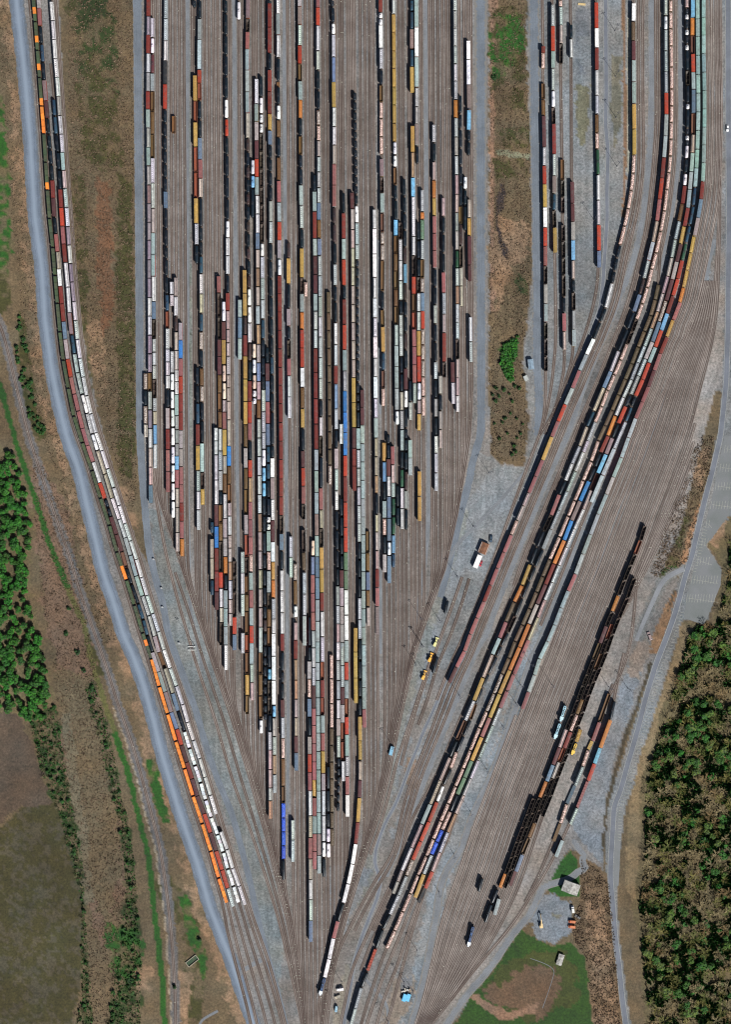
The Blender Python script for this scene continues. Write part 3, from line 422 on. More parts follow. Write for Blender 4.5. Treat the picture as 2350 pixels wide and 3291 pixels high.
# Car strings read off the photograph.  One line: name, tile origin x, y | x@y track points | y code y code ... (zoomed pixels)
CARS = """
a A1|118@0 112@1100 122@2274|0 Br 175 Hn 373 Br 563 Hw 760 Hg 958 Br 1147 Bt 1342 Hg 1545 Bt 1737 Hg 1938 Hm 2128 Hn
b A1|157@190 160@900 158@1300 162@2000 167@2274|190 Hw 395 Tw 562 Tm 772 Bt 955 Gb 1165 Gb 1405 Gb 1655 Hw 1915 Hw 2180 Hp
c A1|300@0 292@900 290@1500 297@2274|0 Ht 200 Ht 425 Hw 640 Bk 885 BR 1143 Tk 1290 Tk 1435 Tk 1575 Tk 1715 Tk 1860 Tk 2005 Bd 2180 Tk
d A1|380@1200 380@1400|1210 Gb 1385
e A1|596@0 605@790 610@1500 618@2274|0 Tk 75 795 Gy 1055 Gr 1283 Gy 1535 Gr 1805 Gr 2075 Gy
f A1|655@0 650@900 655@1300 662@2274|0 Tk 205 Bt 425 At 735 BR 868 Gr 1050 Tk 1250 Tk 1445 Bd 1670 Bp 1868 Hy 2065 Tk
g A1|925@0 930@1000 935@2274|0 Tk 145 Tk 370 Tk 580 Tk 800 Tk 1035 Tw 1240 TR 1430 Tk 1620 Tk 1850 Tk 2075 Tk
h A1|1062@0 1062@300|15 Tw 203
i A1|1160@0 1150@600 1155@1300 1155@2274|0 Bn 200 Gk 340 Bp 520 Bt 740 Bt 965 Bt 1185 Hp 1445 Tb 1590 Tk 1740 Tb 1870 Tk 2020 Tb 2150 Tk
j A1|1245@820 1248@1400 1253@2000 1257@2274|825 Hw 1090 Bt 1278 Bg 1475 Bm 1665 BR 1853 Bt 2045 Hw 2240 Hw
k A1|1290@750 1297@1020 1297@1500 1300@2274|790 Tk 1015 Tw 1190 Tw 1290 Tw 1395 Gk 1585 Gk 1770 Gk 1960 Gk 2145 Gk
l A1|1208@1670 1208@2000 1205@2274|1665 Tw 1830 Tc 1970 Tk 2274
m A1|1385@0 1385@500 1385@1000 1390@1500 1395@2274|0 Tk 40 Br 290 Br 555 Tk 735 Br 965 Br 1190 Gy 1370 Bd 1515 Tk 1660 Tk 1800 Tk 1950 Tk 2100 Hg
n A1|1472@0 1476@500 1472@800 1480@1300 1480@1700 1488@2274|0 Hw 150 Bt 370 Hw 605 Tk 850 Fb 905 Tk 1095 Tw 1255 Gb 1435 Tk 1645 Gb 1895 Bp 2120 Bt
a A2|125@0 125@600 130@1200 130@1700 133@2274|52 Hn 240 Hn 445 Hn 635 Hn 840 Hw 1030 Hw 1230 Hn 1425 Hn 1620 Gb 1815 Hg 2010 Hn 2205 Hw
b A2|168@0 168@500 175@1000 178@1600 183@2274|165 Bt 390 Bt 615 Hw 880 Bd 1065 Gk 1265 Ht 1408 Hw 1545 Ht 1690 Gk 1885 Ht 2025 Hy 2165 Hc
c A2|300@0 305@700 315@1000 317@1700 320@2274|120 Tk 305 Tk 435 Tk 615 Tk 800 Td 980 Gr 1160 Ht 1375 Hw 1510 Hw 1650 Hw 1790 Tk 1990 Bg 2210 Br
o A2|357@670 362@900 365@1390 365@1800 370@2274|670 Hw 805 Hw 920 1395 Ht 1625 Tw 1810 Tw 2000 Tw 2190 Tw
p A2|403@630 403@1000 408@1300 410@1600 413@2274|625 Hp 825 Hw 1030 Tb 1195 Hp 1390 Hp 1595 Hw 1715 Hw 1850 Bt 2070 Hg 2215 Hg
q A2|453@1100 455@1500 457@1900 460@2274|1100 Bg 1285 BB 1475 Bp 1660 BR 1845 Br 2035 Br 2225 Bg
e A2|617@0 620@280 625@1540 627@2274|65 Ht 285 Tk 480 1555 Tk 1750 Tk 1935 Td 2160 Br
f A2|665@0 668@600 670@1000 668@1400 675@1600 678@2274|100 Tk 250 Tk 400 Td 590 Hw 800 Hy 1000 Td 1195 Gg 1380 Tk 1575 Gb 1760 Gg 1930 Tk 2120 Tk
s A2|853@610 858@1000 860@1300 860@1700 865@2274|612 Bp 790 Gk 1040 Gk 1275 Bm 1455 Bm 1645 Gb 1835 Gb 2025 Gb 2205 Hw
t A2|822@2190 822@2274|2195 Hw
u A2|903@870 905@1200 908@1700 910@2274|870 Tw 1090 Bm 1280 Gy 1535 Tp 1720 Tp 1905 Hp 2035 Bp 2215 Gy
g A2|945@0 945@500 948@1000 952@1400 955@1800 958@2274|30 Tw 215 Hw 400 Hw 595 Tk 790 Br 975 Hr 1170 Hp 1310 Hp 1450 Hg 1645 Hp 1780 Hp 1920 Hr 2115 Hp
r A2|1075@860 1075@1480|860 Bt 1045 Bd 1265 Bt 1480
w A2|1122@550 1128@1000 1130@1400 1132@1900 1130@2274|550 Gy 795 Gy 1030 Tb 1230 Br 1450 Gy 1690 Gy 1925 Gy 2165 Gb
i A2|1160@0 1162@300 1170@700 1175@1100 1178@1700 1180@2274|35 Tb 165 Tk 315 Tb 445 Tk 605 Tb 740 Tw 925 Tw 1105 Hw 1310 Tb 1500 Tk 1710 Br 1925 BR 2150 Bp
x A2|1222@1310 1225@1900|1310 Tp 1475 Tw 1635 Tp 1800 Tw 1880 Tw 1945
j A2|1258@0 1260@700 1265@1200 1270@1800 1272@2274|165 Bd 335 Hp 530 Ho 725 Hp 925 Bt 1120 Ho 1325 Hp 1520 HB 1715 Hr 1905 Gb 2105 Ht
k A2|1305@0 1308@500 1312@1000 1317@1600 1320@2274|65 Gk 265 Tw 410 Ht 635 Ht 860 Ht 1060 Td 1270 Tk 1460 Tk 1650 Tk 1800 Ht 2025 Ht 2245 Ht
y A2|1358@1350 1363@1700 1365@2274|1350 Tk 1525 Bm 1710 Bd 1925 Bp 2155 Bd
m A2|1398@0 1395@500 1402@1000 1408@1500 1410@2274|45 Ht 270 Tk 455 Tk 640 Tk 830 Tk 1050 Tk 1245 Tk 1450 Td 1640 Tk 1830 Tk 2030 Tk
n A2|1487@0 1487@500 1492@900 1497@1500 1502@2274|50 BR 240 Bg 430 Tw 610 Br 800 Br 990 Br 1180 Br 1375 Br 1570 Br 1755 Br 1945 Br 2145 Br
z A2|1583@260 1583@1000 1588@1500 1592@2090|255 Tb 430 Gy 690 Tk 955 Bg 1135 Tk 1280 Gk 1475 Bp 1655 Hw 1875 Hw 2090
aa A2|85@1630 85@2000 88@2274|1625 Gg 1800 Tk 1970 Gg 2160 Hp 2290
a A3|135@0 138@300 143@700|135 Hp 335 Hr 520 Bd 705
b A3|187@0 187@330|95 Hw 340
c A3|320@0 323@300 322@570|155 Bp 380 Bp 590
o A3|372@0 373@400 375@850|112 Tw 305 Tw 495 Tw 685 Tw 860
p A3|415@0 417@400 420@1200|85 Hg 220 Bc 365 Bp 555 Hp 755 Hp 1015 Hp 1210
q A3|458@0 462@500 468@1000 470@1260|142 Bg 330 Bp 520 Bp 710 Br 900 Bp 1080 Go 1262
e A3|635@0 637@400 640@985|110 Gy 370 Ht 585 Hw 780 Ht 985
f A3|680@0 682@400 685@720|85 At 390 Gk 560 Gy 725
t A3|822@0 825@400 828@900 830@1400 832@1810|60 Hw 205 Hw 470 Hw 725 Bm 955 BB 1180 Br 1420 Br 1635 Bm 1820
s A3|868@0 870@500 872@1000 875@1500 880@1900 878@2180|165 Ht 370 Ht 580 Tk 730 Gb 920 Gb 1110 Gk 1430 BR 1600 Hw 1800 Hp 1955 Gk 2190
u A3|913@0 915@400 918@700 920@1100 925@1600 928@2274|215 Hp 405 Gb 615 Hw 870 Bg 1075 Bg 1270 Go 1450 Tk 1620 Bt 1810 Bt 2000 Bt 2190 Hw
g A3|960@0 962@400 965@800 970@1200 972@1600 975@1980|115 BB 325 Gb 515 Gb 705 Hp 845 Hw 1045 Hp 1180 Hp 1325 Ho 1515 Hw 1715 Hp 1860 Hp 1985
ab A3|780@895 780@1300 783@1670|895 Td 1020 1080 Hp 1285 Hy 1505 Td 1670
ac A3|1018@1310 1018@2240|1315 Gk 1470 Gk 1640 Gk 1900 BR 2080 Bd 2240
w A3|1133@0 1137@600 1143@1300 1148@2274|135 Bg 345 Gb 570 Gb 830 Bg 1040 Gr 1275 Gk 1475 Gb 1665 Gb 1845 Gb 2085 Gr
i A3|1180@0 1183@400 1185@900 1190@1400 1195@2274|55 Tk 260 BR 445 Ho 700 Bp 885 Bp 1065 Bp 1250 Gp 1435 Bt 1620 Bp 1805 Bt 1990 BR 2175 Bg
v A3|1100@1215 1103@2274|1215 Ht 1440 Hw 1660 Ht 1885 2060 Ht
j A3|1273@0 1277@500 1282@1000 1286@1500 1288@2274|30 Ht 225 Ht 422 Hw 620 Ht 820 Ho 1010 Hp 1210 Hp 1405 Hy 1605 Hp 1800 Hp 2005 Hw
k A3|1322@0 1325@500 1328@1000 1332@1700 1335@2274|145 Tw 330 Tc 490 Tc 650 Tk 840 Tk 1015 Tk 1240 Tk 1400 Tk 1580 Tk 1780 Tk 1920 Tb 2060 Tk 2200 Tk
y A3|1368@0 1372@400 1373@900 1378@1500 1380@2274|110 Td 290 Td 465 Tk 655 Tk 845 Tw 920 Tw 998 Bt 1215 Gp 1420 Bt 1645 Gk 1815 Gb 2010 Gb 2200 Tk
m A3|1413@0 1415@500 1420@1100 1425@1800 1428@2274|105 Tk 240 Bw 445 Bg 670 Hw 890 Bm 1115 Bw 1325 Gy 1515 Go 1705 Ht 1920 Hw 2070 Bw
n A3|1505@0 1507@500 1508@900 1512@1400 1520@2274|65 Br 255 Br 460 Br 645 Br 840 Gk 1030 Bd 1205 Tk 1410 Hw 1625 Hw 1855 Hw 2075 Br
z A3|1607@1055 1607@1480|1055 Hw 1275 Ht 1480
ba B1|75@0 78@700 83@1000 85@1700 90@2000 93@2274|0 Bg 75 Bn 262 Ht 480 BR 668 Gb 855 Bt 1045 Go 1235 Tk 1425 Gb 1615 Tk 1760 Tk 1940 Bt 2150 Hw
bb B1|268@0 267@300 265@600 268@1000 275@1400 279@2274|0 Bp 85 BR 270 Hw 535 Ht 735 Tk 945 Tk 1150 Gg 1310 Gp 1475 Hp 1640 Ht 1800 Hg 1965 Ht 2125 Bd
bc B1|228@1820 230@2274|1820 Tk 2005 Bt 2215 Br
bd B1|415@0 428@300 430@800 435@1100 437@1600 440@2274|0 Tk 75 Tk 240 Tw 365 Hw 600 HB 865 Gy 1125 Hw 1325 Hw 1520 Hp 1720 Bp 1940 Bp 2165 Tb
be B1|530@2020 530@2274|2010 Tk 2230 Br
bf B1|622@2020 628@2274|2015 Bm 2185 Hp
bg B1|650@960 655@1300 660@1600 665@2100 672@2274|960 Tk 1060 Tk 1165 Tk 1270 Tk 1370 Tk 1460 Tk 1560 Tk 1655 Tk 1750 Tk 1840 Tk 1935 Tk 2035 Tk 2145 Tw
bh B1|855@2195 856@2274|2190 Hw
bi B1|920@0 923@300 928@700 930@1500 935@2274|0 Br 128 Tw 195 Tw 270 Bw 510 Ht 725 Tk 890 Gb 1065 Gp 1240 Gp 1430 Gp 1605 1665 Bn 1850 Gk 2020 Bt 2230 Gm
bj B1|1058@0 1062@400 1065@900 1068@1400 1073@1700 1078@2274|0 Hw 150 Gy 340 Gy 530 Gy 718 Gy 910 Gy 1095 Gy 1290 Gy 1480 Tw 1620 Tw 1750 Gb 1930 Tk 2090 Tk
bk B1|1248@0 1248@600 1250@900 1255@1330 1260@1900 1263@2274|0 Td 120 Td 310 Bn 515 Td 705 Gy 960 1320 Gy 1595 Ho 1860 Bc 2060 Hw
bl B1|1293@0 1297@400 1300@1000 1300@1500 1305@1700|0 At 295 Aw 605 At 920 Ht 1120 Hg 1300 Bn 1520 Tk 1710
bm B1|1163@1860 1167@2274|1860 Tk 2055 Tk 2230 Tk
bn B1|1357@1985 1360@2274|1985 Ht 2215 Go
bo B1|1478@1300 1480@1700 1480@2274|1305 Ht 1490 Tk 1695 Hr 1885 Go 2070 Gy 2260 Bp
bp B1|1578@2070 1578@2274|2070 Hr 2260 Tk
ba B2|95@0 100@500 99@800 103@1500 108@2274|115 Tk 325 Gy 630 Gk 800 Bt 990 Go 1175 BR 1365 BR 1570 Bw 1775 Gb 1995 Gy 2200 Tk
bq B2|140@660 140@830|670 Gp 825
bb B2|277@0 285@400 290@1000 293@1500 297@2274|25 Gb 222 Bd 400 Ht 612 Ht 825 Ht 1040 Hw 1250 Ht 1465 Ht 1680 Ht 1900 Tk 2085 Hw
bc B2|232@0 238@500 240@1100 243@1800 248@2274|222 Bt 405 Bm 600 Bm 797 Bt 980 Ht 1175 Ht 1370 Br 1620 Br 1895 Br 2160 Br
br B2|378@770 382@1300 388@1700 392@2274|775 Gn 998 Gn 1182 Gn 1370 Gn 1550 Gn 1725 Gn 1905 Gn 2075 Gn 2240 Gn
bd B2|437@0 445@500 452@1200 455@1700 458@2274|65 Tb 265 Tk 490 Ht 710 Tk 880 Tk 1100 Hw 1330 Ht 1550 Br 1740 HB 2000 Ht 2215 Tk
be B2|537@0 537@400 543@900 547@1600 550@2274|225 Bt 440 BR 710 Tk 855 Br 1120 BR 1385 Bt 1605 Ht 1815 BB 2035 BB 2250 BB
bs B2|508@2160 508@2274|2155 Hw
bf B2|627@0 630@500 633@1000 640@1800 643@2274|130 Hr 322 Hy 520 Hy 715 Hp 912 Hp 1097 Hp 1290 Hp 1487 Hp 1675 Gy 1935 Gy 2195 Bm
bg B2|673@0 677@500 677@1000 680@1500 684@2274|60 Ht 285 Ht 440 Tk 520 Tk 620 Tk 735 Tk 840 Tk 930 Tk 1025 Tk 1110 Tk 1230 Tk 1330 Tk 1410 Tk 1480 Tk 1610 Tk 1720 Tk 1840 Tk 1925 Tk 2025 Tk 2200 Bt
bt B2|730@1800 735@2274|1800 Bm 1985 Bm 2170 Bt
bh B2|858@0 860@500 865@1200 870@1900 873@2274|122 Bw 385 Bw 628 Hw 845 Bw 1050 Hw 1250 Bw 1470 Hw 1665 Bw 1890 Hw 2095 Bt
bi B2|940@0 943@500 940@900 950@1400 950@1965|150 Gg 280 Gg 450 Gb 770 Tk 965 Gb 1145 Gy 1405 Td 1600 Gm 1785 Gp 1965
bj B2|1080@0 1080@500 1083@1000 1088@1500 1092@2000 1096@2160|25 Bc 190 Gb 375 Gb 560 Gb 750 Gb 930 Gb 1120 Ht 1340 Bt 1560 Bt 1785 Bt 2015 Tw 2160
bu B2|1125@60 1130@500 1133@1200 1140@1800 1143@2274|50 Gk 230 Ht 450 Hw 660 Ht 865 Tk 1015 Ht 1230 Ht 1450 Tk 1630 Tk 1820 Hp 2015 Ht 2215 Ht
bm B2|1172@0 1178@500 1182@1000 1185@1500 1187@2274|130 Tk 310 Tb 485 Hc 690 Tb 870 Tk 1030 Tk 1200 Tb 1380 Tk 1580 Bm 1800 Tw 1990 Tk 2200 Tk
bv B2|1228@1700 1233@2000|1695 Tk 1930 Ht 2110
bk B2|1265@0 1268@500 1270@1100 1275@1500 1278@1940|200 Hw 400 Gk 620 BR 800 Gb 990 Gr 1170 Bp 1350 Bp 1540 Bp 1730 Ht 1935
bw B2|1315@60 1320@600 1320@1300 1325@1800 1325@2220|40 Tk 240 Tk 430 Tk 620 Gk 790 Ht 985 Ht 1185 Gy 1450 BR 1720 Tw 1910 Hp 2050 Gy 2220
bn B2|1360@0 1360@300 1358@600 1363@1000 1367@1500 1372@2050|20 GG 238 Ht 440 Gb 630 Gg 790 Bd 980 BR 1165 Gg 1330 Gg 1490 Gg 1665 Gp 1870 Gp 2070
bo B2|1485@0 1490@500 1492@1100 1497@1700 1502@2274|170 Bp 350 Bp 530 Tk 725 Tk 915 Ht 1110 Tk 1300 Tk 1510 Hw 1690 Tk 1890 Hg 2085 Tk 2280 Hw
bp B2|1578@0 1578@500 1585@900 1588@1650|170 Tk 370 Tk 575 Bp 790 Ht 1010 Hp 1205 Br 1510 Gk 1665
bx B2|1545@1650 1545@2274|1650 Hp 1845 Tk 2020 Hp 2215 Hp
ca B3|30@1340 28@1700 33@1800 33@2274|1340 Gg 1520 Gb 1775 Tw 1900 1955 Hr 2140 Br
ba B3|108@0 112@300 115@600 115@880 115@985 118@1200 123@1400 127@2200|165 Bm 340 BR 535 Bp 720 Gk 875 985 Gk 1225 Gn 1405 1430 Ht 1660 Ht 1885 At 2190
cb B3|213@1090 212@1300 213@1700 217@2000 220@2274|1090 Tp 1265 HB 1460 Bp 1650 Bp 1850 Bp 2040 Ht 2220 Hg
bc B3|248@0 250@500 253@900 258@1300 263@2274|150 Bt 372 Bt 600 Bt 825 Bn 1050 Bt 1270 Bd 1490 Bd 1715 Bt 1945 Bt 2160 Bt
bb B3|298@0 298@600 303@900 307@1400 313@2274|10 Gk 225 Tk 555 Bp 780 Hy 975 Gk 1170 Gy 1400 Gy 1645 Br 1840 Hw 2105 Hw
br B3|392@0 394@500|150 Gn 315 Gg 515
bd B3|457@0 460@500 463@900 470@1500 475@2274|140 Bg 355 Ht 580 Hw 785 Tk 990 Tk 1200 Tk 1390 Tk 1575 Hg 1780 Ht 1970 Hr 2160 Hr
bs B3|508@0 508@90 508@650 513@1000 515@1600 520@2274|85 650 Tk 850 Tk 1060 Tk 1250 Tk 1410 Bm 1590 Bg 1790 Bg 1975 Bg 2165 Ht
be B3|553@0 553@500 557@900 560@1500 566@2274|215 BR 435 Br 700 BR 965 BR 1225 BG 1415 BG 1615 Bw 1880 Bw 2145 Bt
bf B3|645@0 645@400 648@575|140 Br 325 Br 575
cc B3|660@2015 658@2260|2010 Gy 2265 Gy
bg B3|688@0 692@500 697@900 700@1500 705@2274|150 Ht 345 Ht 540 Ht 735 Ht 925 Ht 1115 Tk 1300 Tk 1490 Tk 1700 Ht 1925 Ht 2130 Tk
bt B3|733@0 737@500 740@1000 742@1500 748@2274|90 Bt 280 Bt 475 Bt 665 Bt 855 Bt 1040 Bt 1235 Bt 1425 Bt 1620 Bt 1815 Bt 2005 Bt 2190 Bt
cd B3|788@1000 790@1500 795@1960|1000 Gb 1230 Gb 1430 Bd 1620 Gb 1795 Hp 1985
bh B3|875@0 877@400 882@900 887@1400 888@1800|30 Hy 225 Hy 422 Ho 605 Tk 830 Hy 1010 Hp 1205 Hr 1400 Br 1590 Bp 1790 Fn 2085
ce B3|958@75 960@600 965@1400|75 Gy 280 Hc 490 Tk 685 Bt 868 Gp 1050 Tk 1245 Bg 1425
cf B3|1000@0 1005@300 1010@900 1012@1530|-15 Tk 95 Tk 250 Bm 430 Hw 640 Bd 870 Bd 1110 Tw 1260 Bd 1540
cg B3|1048@120 1052@500 1057@900 1055@1370|115 Bp 310 Hr 500 Ht 650 TG 845 TG 1045 Hc 1235 Td 1380
bu B3|1145@0 1143@400 1147@970|165 Tk 350 TG 550 Hw 765 Hw 975
bm B3|1187@0 1188@500 1190@990|40 Tk 170 Tk 370 Tb 580 Hg 770 Tk 985
bz B3|1230@50 1232@415|50 Bt 240 Bt 415
ch B3|1098@520 1102@940|520 Tk 750 Tk 944
ci B3|1328@375 1330@890|375 Gy 640 Gy 893
bo B3|1500@0 1503@575|188 Hw 395 Hw 577
bx B3|1550@0 1550@120|130
v C|64@0 64@160|162
w C|107@0 107@300 113@500 110@800|160 Gb 390 Gy 610 Gb 800
i C|158@0 160@400 163@650|60 Bt 280 Ht 470 Hr 650
j C|250@0 250@600 257@1000|160 Gb 385 Gb 615 Gb 855 Tw 1003
k C|300@0 300@800|100 Tk 205 Tk 300 Tk 415 Tk 505 Tk 600 Tk 700 Tk 790 Tk 860
y C|340@0 343@400 347@900 350@1300 352@1880|90 Tk 320 Tc 450 Gk 625 Gk 805 Tk 985 Ht 1175 Hr 1380 Hr 1570 Hg 1705 Ho 1885
m C|388@0 390@600 395@1000 397@1600|198 Bw 450 Bw 705 Tc 840 Hp 1035 Ht 1230 Ho 1430 Ht 1620
n C|478@0 478@500 485@1000 488@1500 490@2274|145 Tk 355 Tk 475 Tk 650 Bm 835 Ht 1055 Gp 1270 Gb 1560 Gb 1735 GB 1890 GB 2035 GB 2180 GB
ca C|618@0 622@500 623@1000 625@1380|29 Br 230 Ho 445 Ho 645 Hp 838 Hy 1030 Bm 1205 Bd 1385
ba C|712@0 712@80|75
cj C|762@0 760@500 765@1300 770@2274|-221 Tk 95 Tk 250 Bg 435 Gp 640 Bd 830 Tk 1035 Bg 1220 BR 1410 Bp 1600 Hw 1860 Hy 2090 Bp
cb C|803@0 807@500 810@1000 813@1500 818@2274|110 Hw 315 Ht 505 Bm 740 Bp 920 Bp 1110 Bp 1300 Bp 1490 Gy 1675 Bp 1865 Bt 2050 Bp
bc C|850@0 853@900 858@1500 863@2274|50 Bt 262 Bt 450 Bt 632 Bt 818 Bt 1000 Bt 1190 Bt 1385 Bt 1605 Bt 1830 Bt 2050 Bn
bb C|898@0 900@500 903@1000 908@1500 912@2274|258 Gr 445 Br 630 Gr 812 Bt 1000 Bp 1185 Gy 1420 Bg 1600 Hw 1860 Hw 2130 Tw
cm C|955@1340 958@1700 960@2274|1340 Tk 1590 Tk 1830 Tk 1990 Tw 2145 Tw
cn C|993@180 995@700 998@1500 1003@2274|180 Gp 435 Gp 695 Gp 950 Gn 1130 Gn 1305 Gn 1480 Gn 1655 Gn 1830 Gn 2000 Gn
bd C|1062@0 1063@500 1065@1000 1067@1500 1060@1810|50 Hw 240 Ht 450 Ht 650 Hw 850 Bg 1030 Ht 1255 Tk 1360 Tk 1450 Tk 1540 Tk 1630 Tk 1720 Tk 1815
bs C|1105@0 1108@500 1110@1000 1115@1490|85 Ht 295 Ht 520 Bm 700 Bg 893 Gr 1090 Gr 1290 Hw 1495
be C|1152@0 1153@800 1158@1400 1160@1860|40 Bt 260 BR 448 Bt 640 Gr 830 BR 1015 Bt 1240 Ht 1450 Bp 1645 Bw 1865
cc C|1245@0 1248@600|165 Gy 425 Gy 680
bg C|1290@0 1290@500 1290@800 1293@1100 1295@1400 1290@1600 1280@1800 1265@1950 1245@2200|20 Tk 240 Tk 440 Tk 625 Tk 825 Gy 1080 Gy 1290 Hy 1490 Bm 1672 Gy 1930 Br 2155 Bw
bt C|1330@0 1333@700 1340@930|85 Bt 300 Bt 525 Bt 750 Bp 935
co C|587@1905 590@2274|1905 Ht 2115 Ht
u L4|565@0 565@98|98
n D|165@0 168@500 165@780|565 Tk 775
co D|262@145 263@580|580
cj D|445@0 448@500 450@900 452@1420|333 Bp 555 Hy 770 Hw 980 Ht 1200 Bd 1415
cb D|490@0 492@655|480 Bp 655
bc D|535@0 540@700|520 Bt 700
bb D|585@0 590@750|545 Tk 745
cm D|633@0 637@540|540
cn D|675@0 678@400|420
bg D|955@0 955@100 940@200 920@400 905@520 870@700 835@850 800@1000 770@1080 735@1200 700@1320 655@1550 620@1700 600@1780 575@1880 545@1980|610 Bw 815 Bw 1015 Tk 1205 Bp 1385 Bw 1600 Bw 1795 Ld 1985
da D1|75@0 78@500 82@900 85@1200 88@1600 95@2000 97@2274|0 Ht 115 Ht 300 Ht 485 Ht 670 Ht 853 Ht 1043 Go 1237 Ht 1435 Hp 1630 Ht 1830 Hr 2035 Hp 2225 Hg
db D1|128@1000 133@1500 135@1900 133@2150|990 Tk 1190 Tk 1350 Tk 1550 Tk 1730 Tk 1930 Tk 2155 Gb
dc D1|215@430 218@880 222@1100 222@1160 218@1600|430 Bw 630 Bw 893 Bn 1125 1155 Bc 1360 Tk 1480 Tk 1620
dd D1|183@1845 180@2274|1840 Tw 1980 Tk 2150 Tk
de D1|225@2085 228@2274|2085 Hp
df D1|1000@490 998@700 998@870 1003@1215 1010@1500 1010@1700 1015@2274|487 Br 550 Gp 710 868 Gb 1040 Gb 1215 Bm 1540 Ht 1735 BR 1930 Gy 2170 Bw
dg D1|1097@50 1100@500 1102@1000 1106@1270 1112@1310 1115@2000 1112@2274|50 Ht 280 BR 540 Bt 720 Ht 945 Tw 1125 Gk 1300 Br 1613 Ht 1840 Bn 2020 Td 2200 Gk
dh D1|1180@0 1187@300 1184@660 1200@1665 1203@2220|0 Gp 75 Ht 265 Hp 460 Gk 660 1665 Gb 1885 Gk 2060 Gk 2225
di D1|1290@250 1290@410 1295@600 1300@1910 1305@2274|250 Tk 410 Hw 600 1900 Bm 2130 Bm
dj D1|1553@30 1558@500 1560@1000 1563@1500 1575@1850 1583@2274|30 BR 300 Bw 505 Br 735 Hw 1000 Hw 1195 Gb 1388 Gp 1555 TG 1830 Hw 2095 Hw
da D2|92@0 97@500 100@1000 103@1600 103@2020|143 Hp 340 TG 530 Ht 718 Ho 905 Ht 1095 Ht 1270 Gk 1480 Hr 1670 Hr 1860 Hw 2025
db D2|133@0 140@500 145@1000|65 Tb 295 Gk 525 Hp 717 Hy 922
dd D2|180@0 180@150|130
de D2|225@0 230@500 233@660 238@1040 243@1510|5 Gy 195 Bm 500 Bm 660 1040 Hw 1295 Ht 1505
dk D2|50@1510 53@1700 57@1940|1510 Bm 1725 Hw 1940
df D2|1018@0 1022@500 1025@1000 1027@1600|108 BR 305 Bp 505 Gk 700 Bg 903 Bt 1095 Gk 1270 Gk 1450 Gk 1600
dg D2|1110@0 1120@100 1123@360|108 Gy 360
dh D2|1207@75 1212@500 1215@1000 1222@1370|75 Gk 250 Gk 425 Gk 600 Gk 830 Tk 1000 Bp 1195 Hr 1375
di D2|1308@0 1312@500 1317@900 1320@1340|47 Bg 240 Bc 450 Hr 645 Tk 785 Gk 970 Hg 1170 Bt 1340
dj D2|1578@0 1582@500|80 BR 350 Bd 515
ea F1|613@0 613@40 610@220 612@450 613@1000 618@1300 620@1600 612@1800 590@2000 555@2200|40 Bw 228 Gn 430 Bm 635 Bt 860 Bt 1090 Gy 1355 Gy 1620 Gp 1810 Gp 1990 Gp 2180 Gp
ea F2|530@50 500@170 475@270 440@400 415@550 375@740 325@940 265@1080 215@1200 165@1350 125@1430|90 Gp 285 Tk 420 Tk 560 Tk 690 Hw 945 Tk 1090 Tk 1270 Bw
ea D2|1450@1430 1410@1500 1345@1690 1262@1870 1190@2040 1120@2205|1432 Bt 1600 Bp 1785 Bt 1955 BR 2130 Bp
ea E|1085@20 990@260 955@350 920@430 880@520 850@600 795@725 730@880 665@1040 590@1220 520@1385 450@1560 380@1735 305@1910 235@2075 165@2250|18 Gy 262 Bp 433 Bp 605 Hp 738 Hp 890 Gp 1043 Bp 1225 Bp 1393 Bp 1568 Br 1740 Bp 1910 Bp 2080 Bp
ea H|835@130 740@305 665@470|145 Bp 313 Bm 470
eb F1|947@0 950@900 955@1100 953@1300 940@1500 920@1750 900@1950 880@2100 865@2274|0 Ht 165 Tw 315 Ht 535 Ht 750 Ht 975 BR 1200 Bt 1425 Bt 1650 Br 1865 BR 2085 Bp
eb F2|850@50 835@200 805@270 770@430 725@610 680@790 620@970 550@1160 460@1370 375@1600 300@1770 200@2010 125@2170 90@2270|40 Hy 258 Bt 450 Ht 635 Tb 805 Bd 985 Tk 1165 Tk 1395 Hw 1610 Bd 1780 Hy 2020 Td 2185 Hy
eb E|1385@100 1300@290 1235@470 1165@610 1090@820 1010@980 930@1170 865@1340 790@1550 700@1730 615@1930 540@2120 470@2274|115 Ht 298 Hw 475 Tk 622 Bp 838 Gk 1000 Tk 1170 Tk 1350 Gy 1570 Go 1745 Gn 1950 Bp 2118 Bt
eb H|1115@170 1020@410 925@655 835@860 750@1060 690@1200 660@1280 570@1490 470@1730 380@1940 280@2180|180 Hy 420 Gy 660 Hw 870 Gm 1075 Tk 1255 Hr 1495 Hy 1740 Bt 1950 Hr
eb J|265@440 175@660 80@910|438 Hw 678 Hp 790 Hp 910
ec F1|1003@0 1005@300 1010@600 1015@1000 1008@1400 1000@1650 980@1850 955@2050 930@2274|0 Gp 125 Gp 300 Gp 480 Gp 700 Gp 930 Gp 1105 Gp 1280 Gp 1455 Gp 1630 Gp 1805 Gp 1980 Gp 2205 Gp
ec F2|915@50 900@140 870@300 850@370 810@520 765@710 710@890 650@1050 580@1240 540@1330 485@1480 420@1630 345@1790 285@1965 215@2125 155@2274|145 Gp 370 Gp 540 Gp 730 Gp 900 Gp 1065 Gk 1190 Gk 1320 Gp 1490 Gp 1645 Gp 1805 Gp 1975 Gp 2140 Ht
ec E|1425@160 1345@360 1250@580 1165@780 1080@980 1000@1180 920@1350 860@1500 790@1670 710@1880 630@2060 550@2210|60 Hw 178 Hw 380 Ht 588 Ht 785 Ht 985 Bt 1190 Tk 1375 Tk 1520 Tk 1700 Tk 1890 Gk 2060 Tk 2200 Tk
